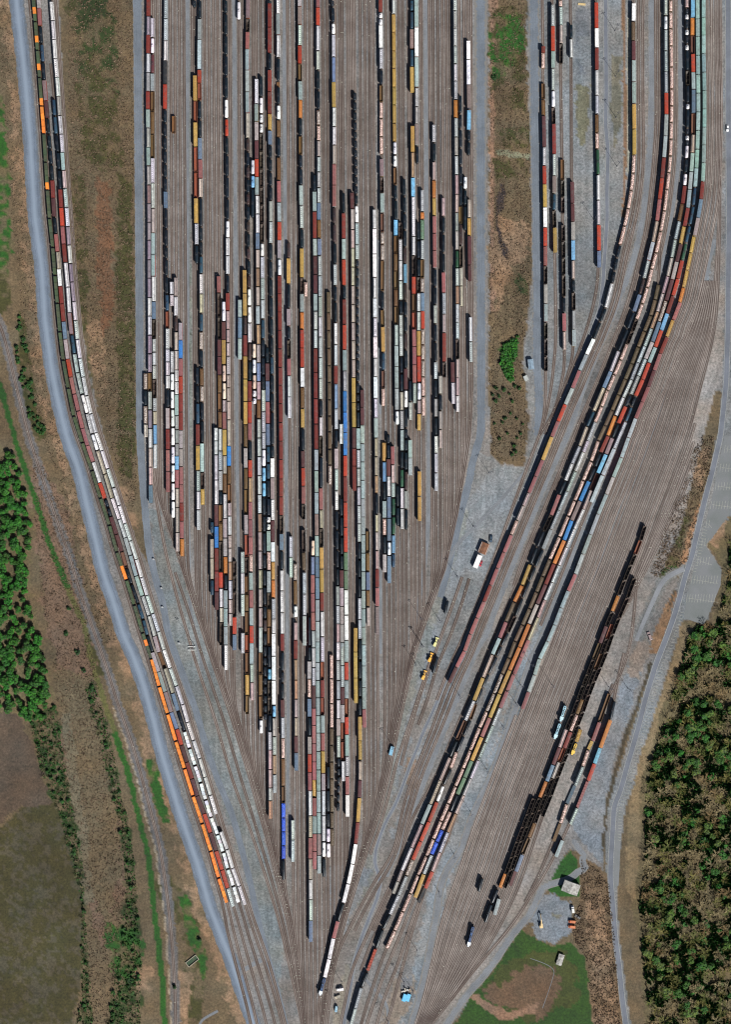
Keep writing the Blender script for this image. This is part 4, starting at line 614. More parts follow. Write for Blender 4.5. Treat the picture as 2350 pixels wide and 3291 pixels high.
ec H|1160@200 1080@370 1015@510 945@680 890@850 820@1020 745@1180 690@1360 600@1540 540@1710 460@1910 370@2120|200 Tk 380 Tk 530 Tk 700 Gb 860 Tk 1030 Tk 1200 Gp 1370 Tk 1545 Tw 1720 BR 1925 BR 2130 BR
ec J|285@560 220@730 135@935 50@1130|567 Gg 735 Ht 935 Ht 1135
ec D|1285@1130 1225@1230 1160@1400 1130@1500 1045@1730 1000@1840 972@1910 920@2110 880@2250|1130 Tk 1290 Tk 1495 FR 1735 Tk 1900 Ht 2118 Ht 2285
ed F1|1168@0 1170@500 1178@900 1178@1200 1172@1500 1160@1750 1145@1950 1120@2150 1105@2274|-80 Hr 85 Tk 145 Tw 195 Tk 305 Tw 360 Tk 465 Tw 520 Tk 740 Gk 890 Tk 1080 Tw 1140 Tk 1340 Tk 1410 Tw 1455 Tk 1515 Tw 1660 Tk 1810 Tw 1945 Br 2130 Gb
ed F2|1080@50 1045@230 1010@420 970@610 915@790 865@975 795@1160 730@1335 655@1510 590@1690 505@1870 430@2050 360@2230|40 Ht 230 Ht 422 Hp 615 Hr 795 Hp 985 Ho 1160 Ht 1345 Ht 1515 Ht 1695 Ht 1880 Hw 2070 Go
ed G|325@60 270@160 210@330 145@470 60@670|10 Br 180 Tk 335 Tk 480 BB
ed E|1380@685 1295@885 1220@1090 1110@1340 1025@1550 935@1760 850@1965 750@2210|690 Bn 892 BB 1098 Go 1345 Br 1560 Bm 1765 Bg 1972 Go 2215 Go
ed H|1395@100 1295@340 1190@585 1090@830 1005@1035 900@1280 828@1460 755@1620 680@1815 595@2005 490@2270|105 Go 343 Gy 590 Gy 840 Bp 1040 Gy 1288 BG 1465 BG 1640 Tk 1822 Gp 2015 GB 2142 GB
ed J|480@510 398@712 310@950|515 Ht 715 Gy 950
ee F1|1230@0 1230@500 1238@1000 1236@1400 1222@1700 1200@1950 1180@2150 1168@2274|0 Bc 185 Go 370 Gm 570 BR 760 Bt 940 Bd 1185 Gm 1410 Hy 1600 Bt 1800 Bt 1985 Bt 2175 Br
ee F2|1155@20 1140@100 1105@280 1062@460 1018@640 955@860 885@1080 808@1300 733@1480 660@1650 587@1840 528@1970 450@2150|92 Gy 280 Bm 465 Bg 650 Bm 870 Gg 1090 Bd 1300 Bg 1480 Ht 1655 Ht 1850 Tk 1975 BR 2150 Tk
ee G|400@0 385@30 325@190 310@200 245@385 225@405 180@560 155@580 95@765|30 Bn 200 Bc 400 Gm 575 Hp
ee E|1405@775 1325@975 1245@1170 1165@1355 1095@1535 1015@1715 945@1900 845@2135|775 Hw 980 Hw 1172 Hw 1360 Hw 1540 Hw 1722 Hr 1905 Hy 2140 Bp
ee H|1480@35 1420@200 1342@380 1272@555 1195@738 1120@920 1048@1095 970@1280 895@1465 820@1640 735@1835 650@2030 568@2225|210 Bp 385 Bp 560 Bp 738 Ht 920 Ht 1100 Ht 1285 Hw 1475 Hg 1650 Hr 1840 Ho 2035 Ht
ee J|570@485 488@685 415@865 350@1010|488 Hr 688 BR 865 Fk 1015
ef F1|1278@0 1283@700 1288@1100 1285@1300 1275@1600 1258@1900 1240@2100 1225@2274|0 Bq 205 Bq 390 Bq 585 Bq 785 Bq 980 Bq 1175 Bq 1370 Bq 1565 Bq 1760 Bq 1955 Td 2150 Td
ef F2|1190@90 1160@260 1120@440 1075@640 1025@815 965@995 902@1175 840@1350 770@1515 710@1690 630@1860 590@1970 530@2130 470@2260|80 Td 265 TG 450 BR 645 BR 820 Br 1005 Bc 1180 BR 1355 Bt 1520 BR 1695 BR 1865 Tk 1975 Td 2135 Ht
ef G|460@0 410@130 300@400 275@420 170@690|140 At 420 At 695
eg F1|1343@0 1343@600 1352@900 1352@1300 1343@1700 1335@1900 1318@2080 1300@2200 1290@2274|0 Bq 190 Bq 375 Bq 565 Bq 760 Bq 955 Bq 1145 Bq 1335 Bq 1520 Bq 1705 Bq 1900 Br 2085 Bd
eg F2|1285@0 1265@100 1245@200 1215@370 1175@550 1145@700 1110@850 1075@950 1040@1040 1010@1100 970@1240 935@1300 890@1420 860@1500 830@1590 790@1700 760@1790 715@1900 670@2000 620@2120 590@2230|5 Bg 195 Gy 370 Gy 550 Gy 730 Go 890 Bp 1070 Gy 1250 Br 1425 Bp 1600 Bm 1770 Bp 1930 Bp 2100 Bt
eg G|550@30 485@230 400@430 330@610 245@810 165@1025 85@1225 10@1435|28 Bt 235 Bt 440 Bg 618 Bt 828 Bt 1038 Bt 1243 Bt
eg E|1260@1620 1190@1790 1120@1980 1050@2150|1450 Bp 1628 Bt 1805 Bt 1985 Bt 2155 Bt
eg H|1640@150 1600@230 1560@390 1495@560 1430@740|225 Bt 395 Bt 570 Bp 742
eh F2|870@700 842@850 800@1010 730@1175 665@1340 600@1515 530@1680 460@1840 395@2000 320@2165 270@2274|700 Gn 860 Gn 1025 Gn 1190 Gn 1355 Gn 1530 Gn 1690 Gn 1855 Gn 2015 Gn 2175 Gn
eh E|1570@60 1502@275 1415@475 1330@683 1260@848 1170@1062 1070@1292 995@1470 930@1635 858@1810 785@1975 712@2140|58 Gp 275 Gp 475 Gp 685 Gp 848 Gp 1065 Gp 1300 Gn 1478 Gn 1640 Gn 1815 Gn 1985 Gn 2155 Gn
eh H|1340@60 1293@217 1220@380 1137@590 1058@772 982@942 888@1180 812@1368 733@1555 655@1738 578@1918 502@2105 435@2274|55 Gn 220 Gn 385 Gg 590 Gg 775 Gp 948 Gp 1185 Gp 1372 Gp 1558 Gp 1742 Gp 1922 Gp 2110 Gp
eh J|500@347 430@530 340@725 262@920 180@1108 98@1305 10@1490|353 Gp 533 Gp 730 Gp 925 Gp 1112 Gp 1310 Gp 1490
fa G|725@960 690@1090 630@1240 580@1355 515@1515 455@1670 390@1845 320@2000 260@2170|945 Gk 1100 Gr 1245 Gk 1360 Gk 1515 Gk 1675 Go 1845 Gk 1995 Bm 2173 Gb
fa I|1190@60 1135@225 1077@380 1025@500 975@645 918@800 845@960 780@1145 712@1325 643@1505 572@1680 507@1825 445@1973 385@2118 330@2274|230 Gk 385 Gk 500 Gk 650 Gk 800 Gk 960 Hr 1150 Bm 1330 Bd 1505 Go 1680 Gk 1830 Gk 1975 Gk 2125 Gk
fa J|1369@517 1315@665 1265@800|518 Gk 668 Gk 855
fc G|385@1980 335@2120|1975 Gr 2126 Gk
fc I|1255@20 1217@167 1150@335 1088@490 1020@650 965@808 893@985 828@1160 770@1300 705@1470 640@1640 575@1790 525@1935 462@2095 402@2250|172 Gb 335 Gk 490 Gk 650 Gb 808 Gp 985 Br 1160 Gr 1300 Hp 1475 Gk 1640 Gk 1800 Gk 1940 Gb 2100 Gb
fc J|1420@515 1365@680 1310@830|512 Bd 690 Fm 840
fb G|620@1490 550@1695 460@1900 385@2090|1490 Gk 1700 Gk 1910 Gk 2080 Gk
fb I|1270@155 1205@312 1140@455 1085@600 1030@765 967@910 920@1045 860@1215 820@1295 770@1430 690@1650 600@1860|155 Gk 315 Gk 460 Gk 600 Gk 780 Gk 920 Gk 1050 Gk 1220 Gk 1300 Gk 1450 Gk 1650 Gk 1865
fd I|510@1680 450@1840 400@1970 337@2130|1680 Gk 1845 Gk 1975 Gk 2130 Gk
fd J|1325@530 1255@715 1200@850|535 Gk 715 Go 855
fg J|1170@870 1115@1010 1090@1050 1040@1220|870 Tk 1025 Tk 1220
fh J|1185@970 1140@1130|970 Bt 1132
fi J|1010@750 970@900|750 Tk 900
fj J|915@1260 860@1480|1255 Ld 1478
ga I|840@705 795@875 780@895 725@1062|705 Lc 890 Lc 1065
gb I|1300@590 1205@870 1190@890 1130@1070 1095@1160 1065@1190 1030@1340 950@1530 870@1720 845@1750 795@1940 720@2130|590 Gb 885 Bp 1085 Fy 1180 Gp 1350 Ht 1550 Fd 1745 Gp 1950 Fb 2130
gc I|1350@670 1320@820 1310@870 1240@1090 1190@1160 1145@1318 1080@1490 980@1740 895@1945 805@2120 745@2274|660 Tk 860 Go 1155 Bc 1318 BR 1500 Fp 1785 Ht 1945 2115 Bt 2285
gd I|1000@960 960@1090 945@1100 905@1230|960 Gy 1100 Ly 1230
gf H|540@195 495@370|195 Tk 372
gg B3|1624@1720 1595@1850|1720 Tk 1860
pa L1|195@0 205@100 215@240 228@400 240@560 250@700 262@850 268@960 278@1120 290@1294|-40 KGGOG 130 KGGOG 300 KGGOG 462 KGGGO 630 KOOOO 797 KGGGG 965 KGGGO 1130 KGGGG
pa L2|290@0 305@100 315@250 330@420 345@600 360@750 380@900 400@1000 420@1100 440@1200 465@1290|5 KGGGG 178 KGGGG 345 KGGGG 510 KGGGG 680 KGGGG 848 KGGGG 1015 KGGGG 1180 KGGGG
pa L3|75@0 105@100 135@200 180@350 235@510 280@680 340@850 390@1010 437@1170 465@1250 485@1294|45 KGGGG 210 KGGGG 375 KGGGG 535 KGGGG 695 KGGOO 860 KGGGG 1010 KGGGG 1175 KGOGG
pa L4|125@50 165@190 215@350 262@510 315@675 365@835 415@1000 470@1160 515@1294|35 KOOOO 200 KOOOO 362 KOOOO 525 KOOOO 688 KOOOO 850 KOOOO 1015 KOOOO 1178 KOOOO
pa L5|430@110 470@260 515@415 570@575|430 KOOOO 577
pb L1|228@0 233@100 238@200 248@300 256@430 265@540 275@650 283@750 292@850 300@950 308@1050 312@1150 320@1294|0 Bg 52 Bp 155 Tk 262 Td 370 Tk 480 Bn 602 Bm 705 Tk 800 Tk 890 Tk 980 Tk 1075 Br 1180 Bm 1290 Tk
pb L2|335@150 345@260 352@360 360@450 370@560 382@680 392@780 410@900 430@1000 452@1100 475@1200 500@1290|100 Bp 205 Hy 308 Bw 410 Br 515 Br 620 Bd 725 Bg 843 BR 950 Bp 1050 Bp 1152 Bp 1255 Bp
pb L3|105@40 130@110 145@160 165@220 200@330 225@400 245@470 270@540 300@640 330@740 355@830 385@920 430@1050 450@1120 475@1220 500@1294|62 Bp 160 Hw 282 BR 378 Tk 430 Tk 485 Bm 590 Bm 693 Gm 790 Tk 885 Tk 1000 Td 1095 Td 1190 Tk 1290 Bg
pb L4|150@60 170@120 195@200 215@260 230@320 250@380 285@480 310@580 340@670 370@760 400@870 430@930 455@1010 485@1100 515@1200 545@1294|112 Bt 232 Bn 352 Bd 452 BR 548 Bm 650 Br 748 Bm 850 Bm 955 BR 1068 Bm 1175 BR 1290 BR
pb L5|545@385 575@485 605@590|490 Ht 595
pd L1|300@0 308@90 315@180 320@290 330@400 340@510 348@640 356@740 365@850 372@960 380@1070 385@1170 398@1290|12 Hw 125 Hw 238 Hw 350 Hw 462 Hw 575 Hg 690 Hw 800 Hw 910 Bt 1015 Hp 1122 Ht 1235 Hw
pd L2|402@100 412@220 420@330 430@430 442@560 452@670 462@780 482@890 500@1000 522@1110 550@1220 570@1290|55 Hn 165 Hw 275 Hn 385 Hn 500 Hw 612 Ht 725 Hw 838 Hw 948 Ht 1060 Hw 1168 Hw 1280 Hw
pd L3|180@40 200@100 220@170 245@240 278@350 310@450 345@560 380@670 415@780 445@890 480@1000 515@1110 550@1220 570@1294|92 Hw 200 Ht 312 Hw 418 Hw 525 Ht 628 Hw 738 Hw 845 Hw 952 Ht 1060 Ht 1168 Hw 1275 Hw
pd L4|215@40 250@140 290@250 320@350 350@460 390@570 425@680 455@790 490@900 550@1120 590@1230 605@1294|90 Ht 197 Hw 307 Hw 412 Hw 520 Hw 628 Hw 738 Hw 845 Hw 955 1060 Hw 1168 Hw 1280 Hw
pd L5|590@300 625@420 660@530 675@580|478 Hw 585
pe L1|315@590 322@690 330@800 340@900 348@1000 355@1120 365@1294|588 Td 690 Td 800 Tk 905 Tk 1010 Tk 1128 Br 1237 BR
pe L2|372@100 380@200 392@330 403@450 412@600 430@750 445@850 465@970 495@1090 525@1200 545@1290|53 Bp 160 Br 268 Hw 415 Hw 567 Bn 695 Td 812 Ht 922 Ht 1050 Tw 1165 Ht 1285 Tw
pe L3|165@80 190@150 215@230 235@310 255@370 280@440 310@530 340@620 370@720 405@850 440@960 470@1050 495@1130 525@1250 535@1294|92 Hy 232 Hy 375 Hw 500 Hw 610 Bt 715 Bt 838 Bt 955 Ht 1072 Hg 1195 Bg 1290 Gb
pe L4|200@80 225@160 250@240 275@330 300@400 325@480 345@560 380@660 410@750 440@860 475@970 510@1070 545@1170 575@1280|90 Hy 240 Bd 345 Tk 465 KWWWW 568 KWWWW 670 KWWWW 772 KWWWW 875 KWWWW 978 KWWWW 1080 KWWWW 1185 KWWWW
pe L5|575@370 595@440 610@480 640@570|378 KWWWW 480 KWWWW 575
"""
TILES = dict(A1=(440,0,1),A2=(440,700,1),A3=(440,1400,1),B1=(940,0,1),B2=(940,700,1),B3=(940,1400,1),C=(760,2050,1),D=(860,2591,1),
 D1=(1440,0,1),D2=(1440,700,1),E=(1440,1400,1),F1=(1850,0,1),F2=(1850,700,1),G=(1850,1400,1),H=(1240,2050,1),I=(1560,2050,1),J=(1240,2591,1),
 L1=(0,0,0),L2=(0,700,0),L3=(220,1400,0),L4=(420,2100,0),L5=(420,2591,0))
# ------------------------------------------------------------------ tracks
STR = {}
for ln in CARS.strip().splitlines():
    h_, p_, c_ = ln.split('|'); nm, t_ = h_.split(); ox, oy, b_ = TILES[t_]; s_ = 3.248 if b_ else 1.848
    r_ = STR.setdefault(nm, [[], []])
    for q in p_.split():
        x, y = q.split('@'); r_[0].append((oy+float(y)/s_, ox+float(x)/s_))
    for k in c_.split():
        try: r_[1].append(oy+float(k)/s_)
        except ValueError: r_[1].append(k)
PATH = {}
for nm, (pp, seq) in STR.items():
    pp = sorted(pp); q = [pp[0]]
    for a in pp[1:]:
        if a[0]-q[-1][0] > 4: q.append(a)
    y0 = min(v for v in seq if isinstance(v, float)); y1 = max(v for v in seq if isinstance(v, float))
    if len(q) == 1: q.append((q[0][0]+30, q[0][1]))
    def ext(a, b2, y): return (y, a[1]+(a[1]-b2[1])/(a[0]-b2[0])*(y-a[0]) if a[0] != b2[0] else a[1])
    k = min(3, len(q)-1)
    if y0-20 < q[0][0]: q.insert(0, ext(q[0], q[k], y0-20))
    if y1+20 > q[-1][0]: q.append(ext(q[-1], q[-2 if len(q) < 5 else -4], y1+20))
    PATH[nm] = q
def xat(nm, y):
    q = PATH[nm]; return float(np.interp(y, [p[0] for p in q], [p[1] for p in q]))
LB = [(1000,462),(1300,466),(1500,484),(1590,503),(1780,568),(1953,623),(2140,684),(2315,744),(2500,800),(2677,850),(2830,889),(2966,924),(3110,948),(3256,970),(3400,986)]
RB = [(900,1532),(1250,1526),(1400,1514),(1650,1471),(1830,1430),(1950,1385),(2100,1335),(2300,1290),(2500,1250),(2615,1222),(2776,1168),(2945,1115),(3053,1085),(3160,1060),(3291,1040),(3400,1025)]
yv = np.arange(-60, 3400, 10.0); lb = np.interp(yv, *zip(*LB)); rb = np.interp(yv, *zip(*RB))
lb[yv < 1000] = 455; rb[yv < 900] = 1535
def smax(a, c, k=10): return (a+c+np.sqrt((a-c)**2+k*k))/2
def smin(a, c, k=10): return (a+c-np.sqrt((a-c)**2+k*k))/2
TR = []                                                     # (ys, xs)
xs0 = [478,492,505,519,533,548,564,579,592,619,631,645,659,673,688,703,717,731,740.5,771,786,800,815,829,843,858,871,884,898,930,943,957,970,984,998,1012,1026,1041,1056,1069,1082,1095,1109,1121,1134,1148,1164,1177,1191,1205,1232,1245,1259,1272,1287,1301,1317,1331,1346,1360,1385,1399,1414,1427,1440,1452,1464,1477,1494,1508,1522]
keys = {478:'a',492:'b',533:'c',548:'o',564:'p',579:'q',631:'e',645:'f',703:'s',717:'u',731:'g',771:'r',786:'w',800:'i',829:'j',843:'k',858:'y',871:'m',898:'n',930:'z',970:'ba',1012:'bc',1026:'bb',1056:'br',1076:'bd',1109:'be',1134:'bf',1148:'bg',1164:'bt',1205:'bh',1232:'bi',1272:'bj',1287:'bu',1301:'bm',1331:'bk',1346:'bw',1360:'bn',1399:'bo',1414:'bx',1464:'da',1477:'db',1494:'dd',1508:'de'}
nl = len(xs0)
def drift(x, y): return x+(y-700)*0.0062
for i, x in enumerate(xs0):
    if x in keys:
        q = PATH[keys[x]]; ya = [p[0] for p in q]; xa = [p[1] for p in q]
        v = np.interp(yv, ya, xa); v = np.where(yv < ya[0], xa[0]+(yv-ya[0])*0.0062, v); v = np.where(yv > ya[-1], xa[-1]+(yv-ya[-1])*0.0062, v)
        v = np.convolve(np.pad(v, 7, 'edge'), np.ones(15)/15, 'valid')
    else: v = drift(x, yv)
    g = (i//8); gr = ((nl-1-i)//8)
    if keys.get(x) == 'bg': v = v
    v = smax(v, lb+np.minimum(g*9, np.clip((3450-yv)*0.02, 2, 60)), 14); v = smin(v, rb-np.minimum(gr*9, np.clip((3450-yv)*0.02, 2, 60)), 14)
    TR.append((yv, v))
def add_path(pts, y0=None, y1=None):
    yy, xx = curve([(p[1], p[0]) for p in pts], 8, 6); TR.append((yy, xx))
def from_str(nm, pre=(), post=(), off=0, ya=-99, yb=9999):
    q = [(p[1]+off, p[0]) for p in PATH[nm] if ya <= p[0] <= yb]; add_path(list(pre)+q+list(post))
THR = [(1223,2806),(1168,2899),(1131,2976),(1088,3053),(1070,3130),(1055,3240),(1046,3371)]
from_str('pa', [(105,-60)], [(740,2960),(775,3100),(815,3250),(840,3371)]); from_str('pb', [(122,-60)], [(762,2960),(800,3100),(845,3250),(870,3371)])
from_str('pe', [(166,250),(168,290)][:0]+[(158,200),(166,270)], [(782,2960),(825,3100),(872,3250),(900,3371)]); from_str('pd', [(160,-60)], [(800,2960),(850,3100),(895,3250),(922,3371)])
from_str('pa', [(83,-60)], [(720,2960),(755,3100),(795,3250),(820,3371)], off=-15); from_str('pd', [(172,-60)], [(760,2800),(815,2960),(865,3100),(905,3250),(935,3371)], off=12, yb=2300)
add_path([(466,1300),(480,1500),(530,1780),(575,1953),(630,2140),(690,2315),(742,2500),(806,2677),(856,2830),(897,2966),(930,3110),(962,3256),(985,3371)]); add_path([(560,1840),(600,1953),(657,2140),(717,2315),(771,2500),(826,2677),(872,2830),(909,2966),(938,3110),(965,3256),(985,3371)]); add_path(WLINE)
MG = [(1732,1400),(1708,1468),(1662,1597),(1622,1708),(1588,1800),(1542,1923),(1492,2046),(1474,2080),(1440,2160),(1405,2250)]
from_str('df', [(1745,-60)], [(1757,1290),(1745,1380),(1712,1460)]+MG[2:]); from_str('dg', [(1776,-60)], [(1788,900),(1790,1100),(1775,1250),(1752,1360),(1716,1450)], yb=830)
from_str('dh', [(1802,-60)], [(1822,1160),(1808,1230),(1790,1310)]+[(1755,1390)]); from_str('di', [(1836,-60)], [(1837,1180),(1800,1285),(1755,1390)]); from_str('dj', [(1917,-60)], [(1918,950),(1895,1040),(1860,1140),(1800,1280),(1760,1375),(1738,1390)][:6])
EAX = [(1443,2198),(1412,2281),(1385,2358),(1348,2450),(1311,2543),(1287,2640),(1268,2745)]
from_str('ea', [(2039,-60)], EAX+THR); from_str('ea', [(2062,-60)], [(1432,2270),(1390,2380),(1340,2500),(1300,2640),(1272,2760),(1215,2850),(1140,2990)], off=18); from_str('ea', [(2077,-60)], [(1450,2270),(1404,2380),(1354,2500),(1312,2640),(1282,2790),(1190,2990),(1130,3120),(1080,3371)], off=32)
from_str('eb', [(2141,-60)], [(1245,2920),(1200,3020),(1160,3120)]); from_str('eb', [(2123,-60)], [(1320,2640),(1290,2760),(1250,2880),(1200,2990)], off=-18, yb=2560); from_str('eb', [(2113,-60)], [], off=-30, yb=1900)
from_str('ec', [(2159,-60)], [(1110,3371)]); from_str('ec', [(2175,-60)], [], off=16, yb=900); from_str('eh', [(2128,700),(2124,830)], [(1215,3130),(1180,3230),(1140,3371)])
from_str('ed', [(2209,-60)], [(1300,2980),(1240,3120),(1180,3291),(1160,3371)]); from_str('ee', [(2229,-60)], [(1311,3004),(1271,3130),(1240,3194),(1190,3371)])
from_str('ef', [(2243,-60)], [(1870,1690),(1830,1790),(1795,1880),(1740,2010)]); 
TR.append((np.array([1400., 1700, 2100, 2500, 2900, 3100, 3371]), np.array([2000., 1900, 1745, 1590, 1400, 1310, 1215])))
TR[-1] = (np.arange(2560, 3371, 10.), np.interp(np.arange(2560, 3371, 10.), [2560, 2700, 2870, 3000, 3130, 3250, 3371], [1490, 1440, 1365, 1325, 1290, 1258, 1215]))
FY = [(-60,2320),(700,2319),(850,2316),(1000,2310),(1069,2303),(1220,2262),(1400,2217),(1708,2100),(1870,2041),(1954,2003),(2050,1969),(2200,1908),(2357,1848),(2512,1790),(2665,1732),(2800,1690),(2899,1652),(3000,1600),(3114,1530),(3200,1465),(3291,1392),(3371,1340)]
FS = [(-60,1),(700,1.2),(850,3.8),(1000,7),(1069,9.2),(1220,12),(1400,13.7),(2700,14),(2899,14),(3000,12.5),(3114,9.5),(3200,6.5),(3291,3.6),(3371,2)]
fv = np.arange(-60, 3371, 10.); FX = np.interp(fv, *zip(*FY)); SP = np.interp(fv, *zip(*FS)); FX = np.convolve(np.pad(FX, 8, 'edge'), np.ones(17)/17, 'valid'); SP = np.convolve(np.pad(SP, 5, 'edge'), np.ones(11)/11, 'valid')
egx = np.interp(fv, [p[0] for p in PATH['eg']], [p[1] for p in PATH['eg']])
FANI = range(len(TR), len(TR)+20)
for k in range(-4, 16):
    v = FX-SP*k; a0, a1 = -60, 3371
    if k < 0:
        v = np.where(fv > 1500, FX-SP*k*np.clip((2050-fv)/450, 0.08, 1), v); a0, a1 = 1300-k*60, 2040+k*15
    elif k in (0, 2): a0 = -60
    elif k < 10: a0 = 900
    elif k == 9: a0 = 2060
    elif k <= 13:
        bl = np.clip((fv-1650)/150, 0, 1); v = (egx+(14-k)*14.3)*(1-bl)+v*bl
    elif k == 14:
        bl = np.clip((fv-2150)/150, 0, 1); v = egx*(1-bl)+v*bl
    else: a0 = 2300
    s = (fv >= a0) & (fv <= a1); TR.append((fv[s], v[s]))
from_str('gb', [(1975,2200)], [(1770,2730),(1730,2830),(1690,2900)]); from_str('gc', [(2010,2100),(1988,2190)], [(1770,2770),(1735,2840),(1700,2900),(1640,2990),(1540,3105),(1450,3220)])
add_path([(2040,1500),(2052,1850),(2044,1960),(2030,2080),(1996,2180),(1965,2230)][1:]); add_path([(1487,1855),(1476,1890),(1440,1990),(1400,2100),(1350,2240),(1315,2360),(1290,2460)]); add_path([(1510,1860),(1490,1930),(1440,2070),(1405,2140),(1380,2240),(1345,2330)])
add_path([(1390,2110),(1360,2200),(1330,2290),(1310,2350),(1275,2450),(1250,2560),(1225,2650),(1190,2750)])
def ground_w(x, y): return W(x, y, KF)
for i, (yy, xx) in enumerate(TR):
    pts = simplify([ground_w(x, y) for x, y in zip(xx, yy)], 0.06)
    # keep segments shortish where the track bends
    mb = MB(); z0 = 0.06+0.0016*i; ribbon(mb, pts, 1.45, z0, 'bed_pale' if i in FANI else 'bed')
    root = tag(link('railway_track', mb.mesh('railway_track')), 'straight yard track with rusty rails on brown ballast' if i < nl else 'curving track with rusty rails on brown ballast', kind='structure')
    for s in (1, -1):
        q = offset(pts, s*0.7175); l = offset(q, 0.075); r_ = offset(q, -0.075); mb = MB(); zt = z0+0.10
        for j in range(len(pts)-1):
            mb.face([(*r_[j], zt), (*r_[j+1], zt), (*l[j+1], zt), (*l[j], zt)], 'rail')
            mb.face([(*l[j], z0), (*l[j], zt), (*l[j+1], zt), (*l[j+1], z0)], 'rail'); mb.face([(*r_[j+1], z0), (*r_[j+1], zt), (*r_[j], zt), (*r_[j], z0)], 'rail')
        link('rail', mb.mesh('rail'), root)
# ------------------------------------------------------------------ rolling stock
COLS = {'w':((.88,.88,.93),'white'),'g':((.42,.44,.42),'grey'),'t':((.31,.385,.39),'pale teal grey'),'q':((.25,.38,.36),'teal'),'d':((.06,.105,.17),'slate blue'),'k':((.006,.013,.021),'black'),
 'r':((.19,.032,.024),'dark red'),'R':((.40,.05,.024),'bright red'),'m':((.10,.035,.038),'maroon'),'b':((.16,.085,.03),'brown'),'y':((.46,.30,.085),'ochre yellow'),'o':((.52,.20,.045),'rust orange'),'O':((.85,.26,.04),'orange'),
 'p':((.31,.115,.115),'faded pink'),'n':((.25,.18,.18),'mauve brown'),'B':((.035,.19,.52),'blue'),'c':((.2,.47,.72),'light blue'),'G':((.12,.21,.13),'green')}
OVR = {'Hp':((.60,.51,.46),'cream'),'Ho':((.50,.30,.17),'rusty cream'),'Hy':((.62,.54,.40),'cream yellow'),'Ht':((.60,.66,.66),'pale grey green'),'Hn':((.36,.30,.36),'grey mauve'),'Hr':((.66,.48,.46),'cream and red'),'Hm':((.35,.2,.2),'maroon'),'Hg':((.50,.52,.49),'light grey'),'HB':((.25,.35,.6),'white and blue'),
 'Tp':((.78,.62,.5),'cream'),'Tb':((.055,.035,.032),'dark brown'),'Gk':((.045,.03,.022),'dark'),'Gn':((.12,.085,.05),'brown'),'Gp':((.6,.4,.34),'rusty'),'Gg':((.36,.32,.28),'grey'),'GB':((.04,.12,.6),'blue'),'Bg':((.38,.34,.34),'grey'),'Bd':((.13,.19,.28),'slate blue'),
 'At':((.42,.52,.52),'pale teal'),'TG':((.03,.09,.05),'dark green'),'Td':((.025,.06,.10),'dark blue'),'Bk':((.03,.035,.04),'black'),'Gr':((.26,.07,.035),'rust red'),'Gm':((.16,.07,.045),'reddish brown')}
BODYC = [(.14,.04,.03),(.2,.06,.03),(.1,.05,.03),(.3,.2,.08),(.05,.06,.08),(.3,.3,.3),(.35,.05,.04)]
CACHE = {}
def under_mesh(L):
    k = ('u', L)
    if k in CACHE: return CACHE[k]
    mb = MB(); h = L/2; mb.box(-.45,.45,-h-.35,h+.35,.85,1.1,'dark',True)
    for s in (-1, 1):
        yc = s*(h-1.9); mb.box(-1.05,1.05,yc-.25,yc+.25,.6,.85,'dark',True)
        for a in (-.85, .85):
            mb.box(-1.15,-.95,yc-1.3,yc+1.3,.45,.7,'rust',True) if a < 0 else mb.box(.95,1.15,yc-1.3,yc+1.3,.45,.7,'rust',True)
            for x in (-.72, .72): mb.cyl((x-.07,yc+a,.44),(x+.07,yc+a,.44),.44,.44,'rust',10)
    CACHE[k] = mb.mesh('underframe'); return CACHE[k]
def cached(key, fn):
    if key not in CACHE: CACHE[key] = fn()
    return CACHE[key]
def box_body(L, H, W_=3.1):
    mb = MB(); h = L/2; mb.box(-W_/2,W_/2,-h,h,1.1,H,'paint',True); n = max(4, int(L/1.5))
    for i in range(n):
        y = -h+.4+i*(L-.8)/(n-1)
        for s in (-1, 1):
            if abs(y) > 1.6: mb.box(s*W_/2 if s > 0 else -W_/2-.05, W_/2+.05 if s > 0 else -W_/2, y-.05, y+.05, 1.2, H-.15, 'paint')
    for s in (-1, 1):                                  # sliding door, end ladders
        a, c_ = (W_/2, W_/2+.08) if s > 0 else (-W_/2-.08, -W_/2); mb.box(a, c_, -1.5, 1.5, 1.25, H-.25, 'paint')
    return mb.mesh('body')
def box_roof(L, H, ribbed, W_=3.2):
    mb = MB(); h = L/2+.05; x = W_/2; z = H
    for s in (-1, 1):
        ring = lambda y: [(-x,y,z),(x,y,z),(x,y,z+.06),(0,y,z+.2),(-x,y,z+.06)]
    mb.loft([ring(-h), ring(h)], 'roof')
    n = int(L/(0.95 if ribbed else 1.35)); rw = .17 if ribbed else .05; rh = .15 if ribbed else .06
    for i in range(1, n):
        y = -h+i*2*h/n
        for s in (-1, 1):
            mb.face([(0,y-rw,z+.2+rh),(s*x,y-rw,z+.06+rh),(s*x,y+rw,z+.06+rh),(0,y+rw,z+.2+rh)][::s], 'rib' if ribbed else 'roof')
            mb.face([(0,y-rw,z+.2),(s*x,y-rw,z+.06),(s*x,y-rw,z+.06+rh),(0,y-rw,z+.2+rh)][::s], 'rib' if ribbed else 'roof'); mb.face([(0,y+rw,z+.2+rh),(s*x,y+rw,z+.06+rh),(s*x,y+rw,z+.06),(0,y+rw,z+.2)][::s], 'rib' if ribbed else 'roof')
    mb.box(-x-.01,x+.01,-h-.04,-h+.12,z-.02,z+.24,'paint'); mb.box(-x-.01,x+.01,h-.12,h+.04,z-.02,z+.24,'paint')
    return mb.mesh('roof')
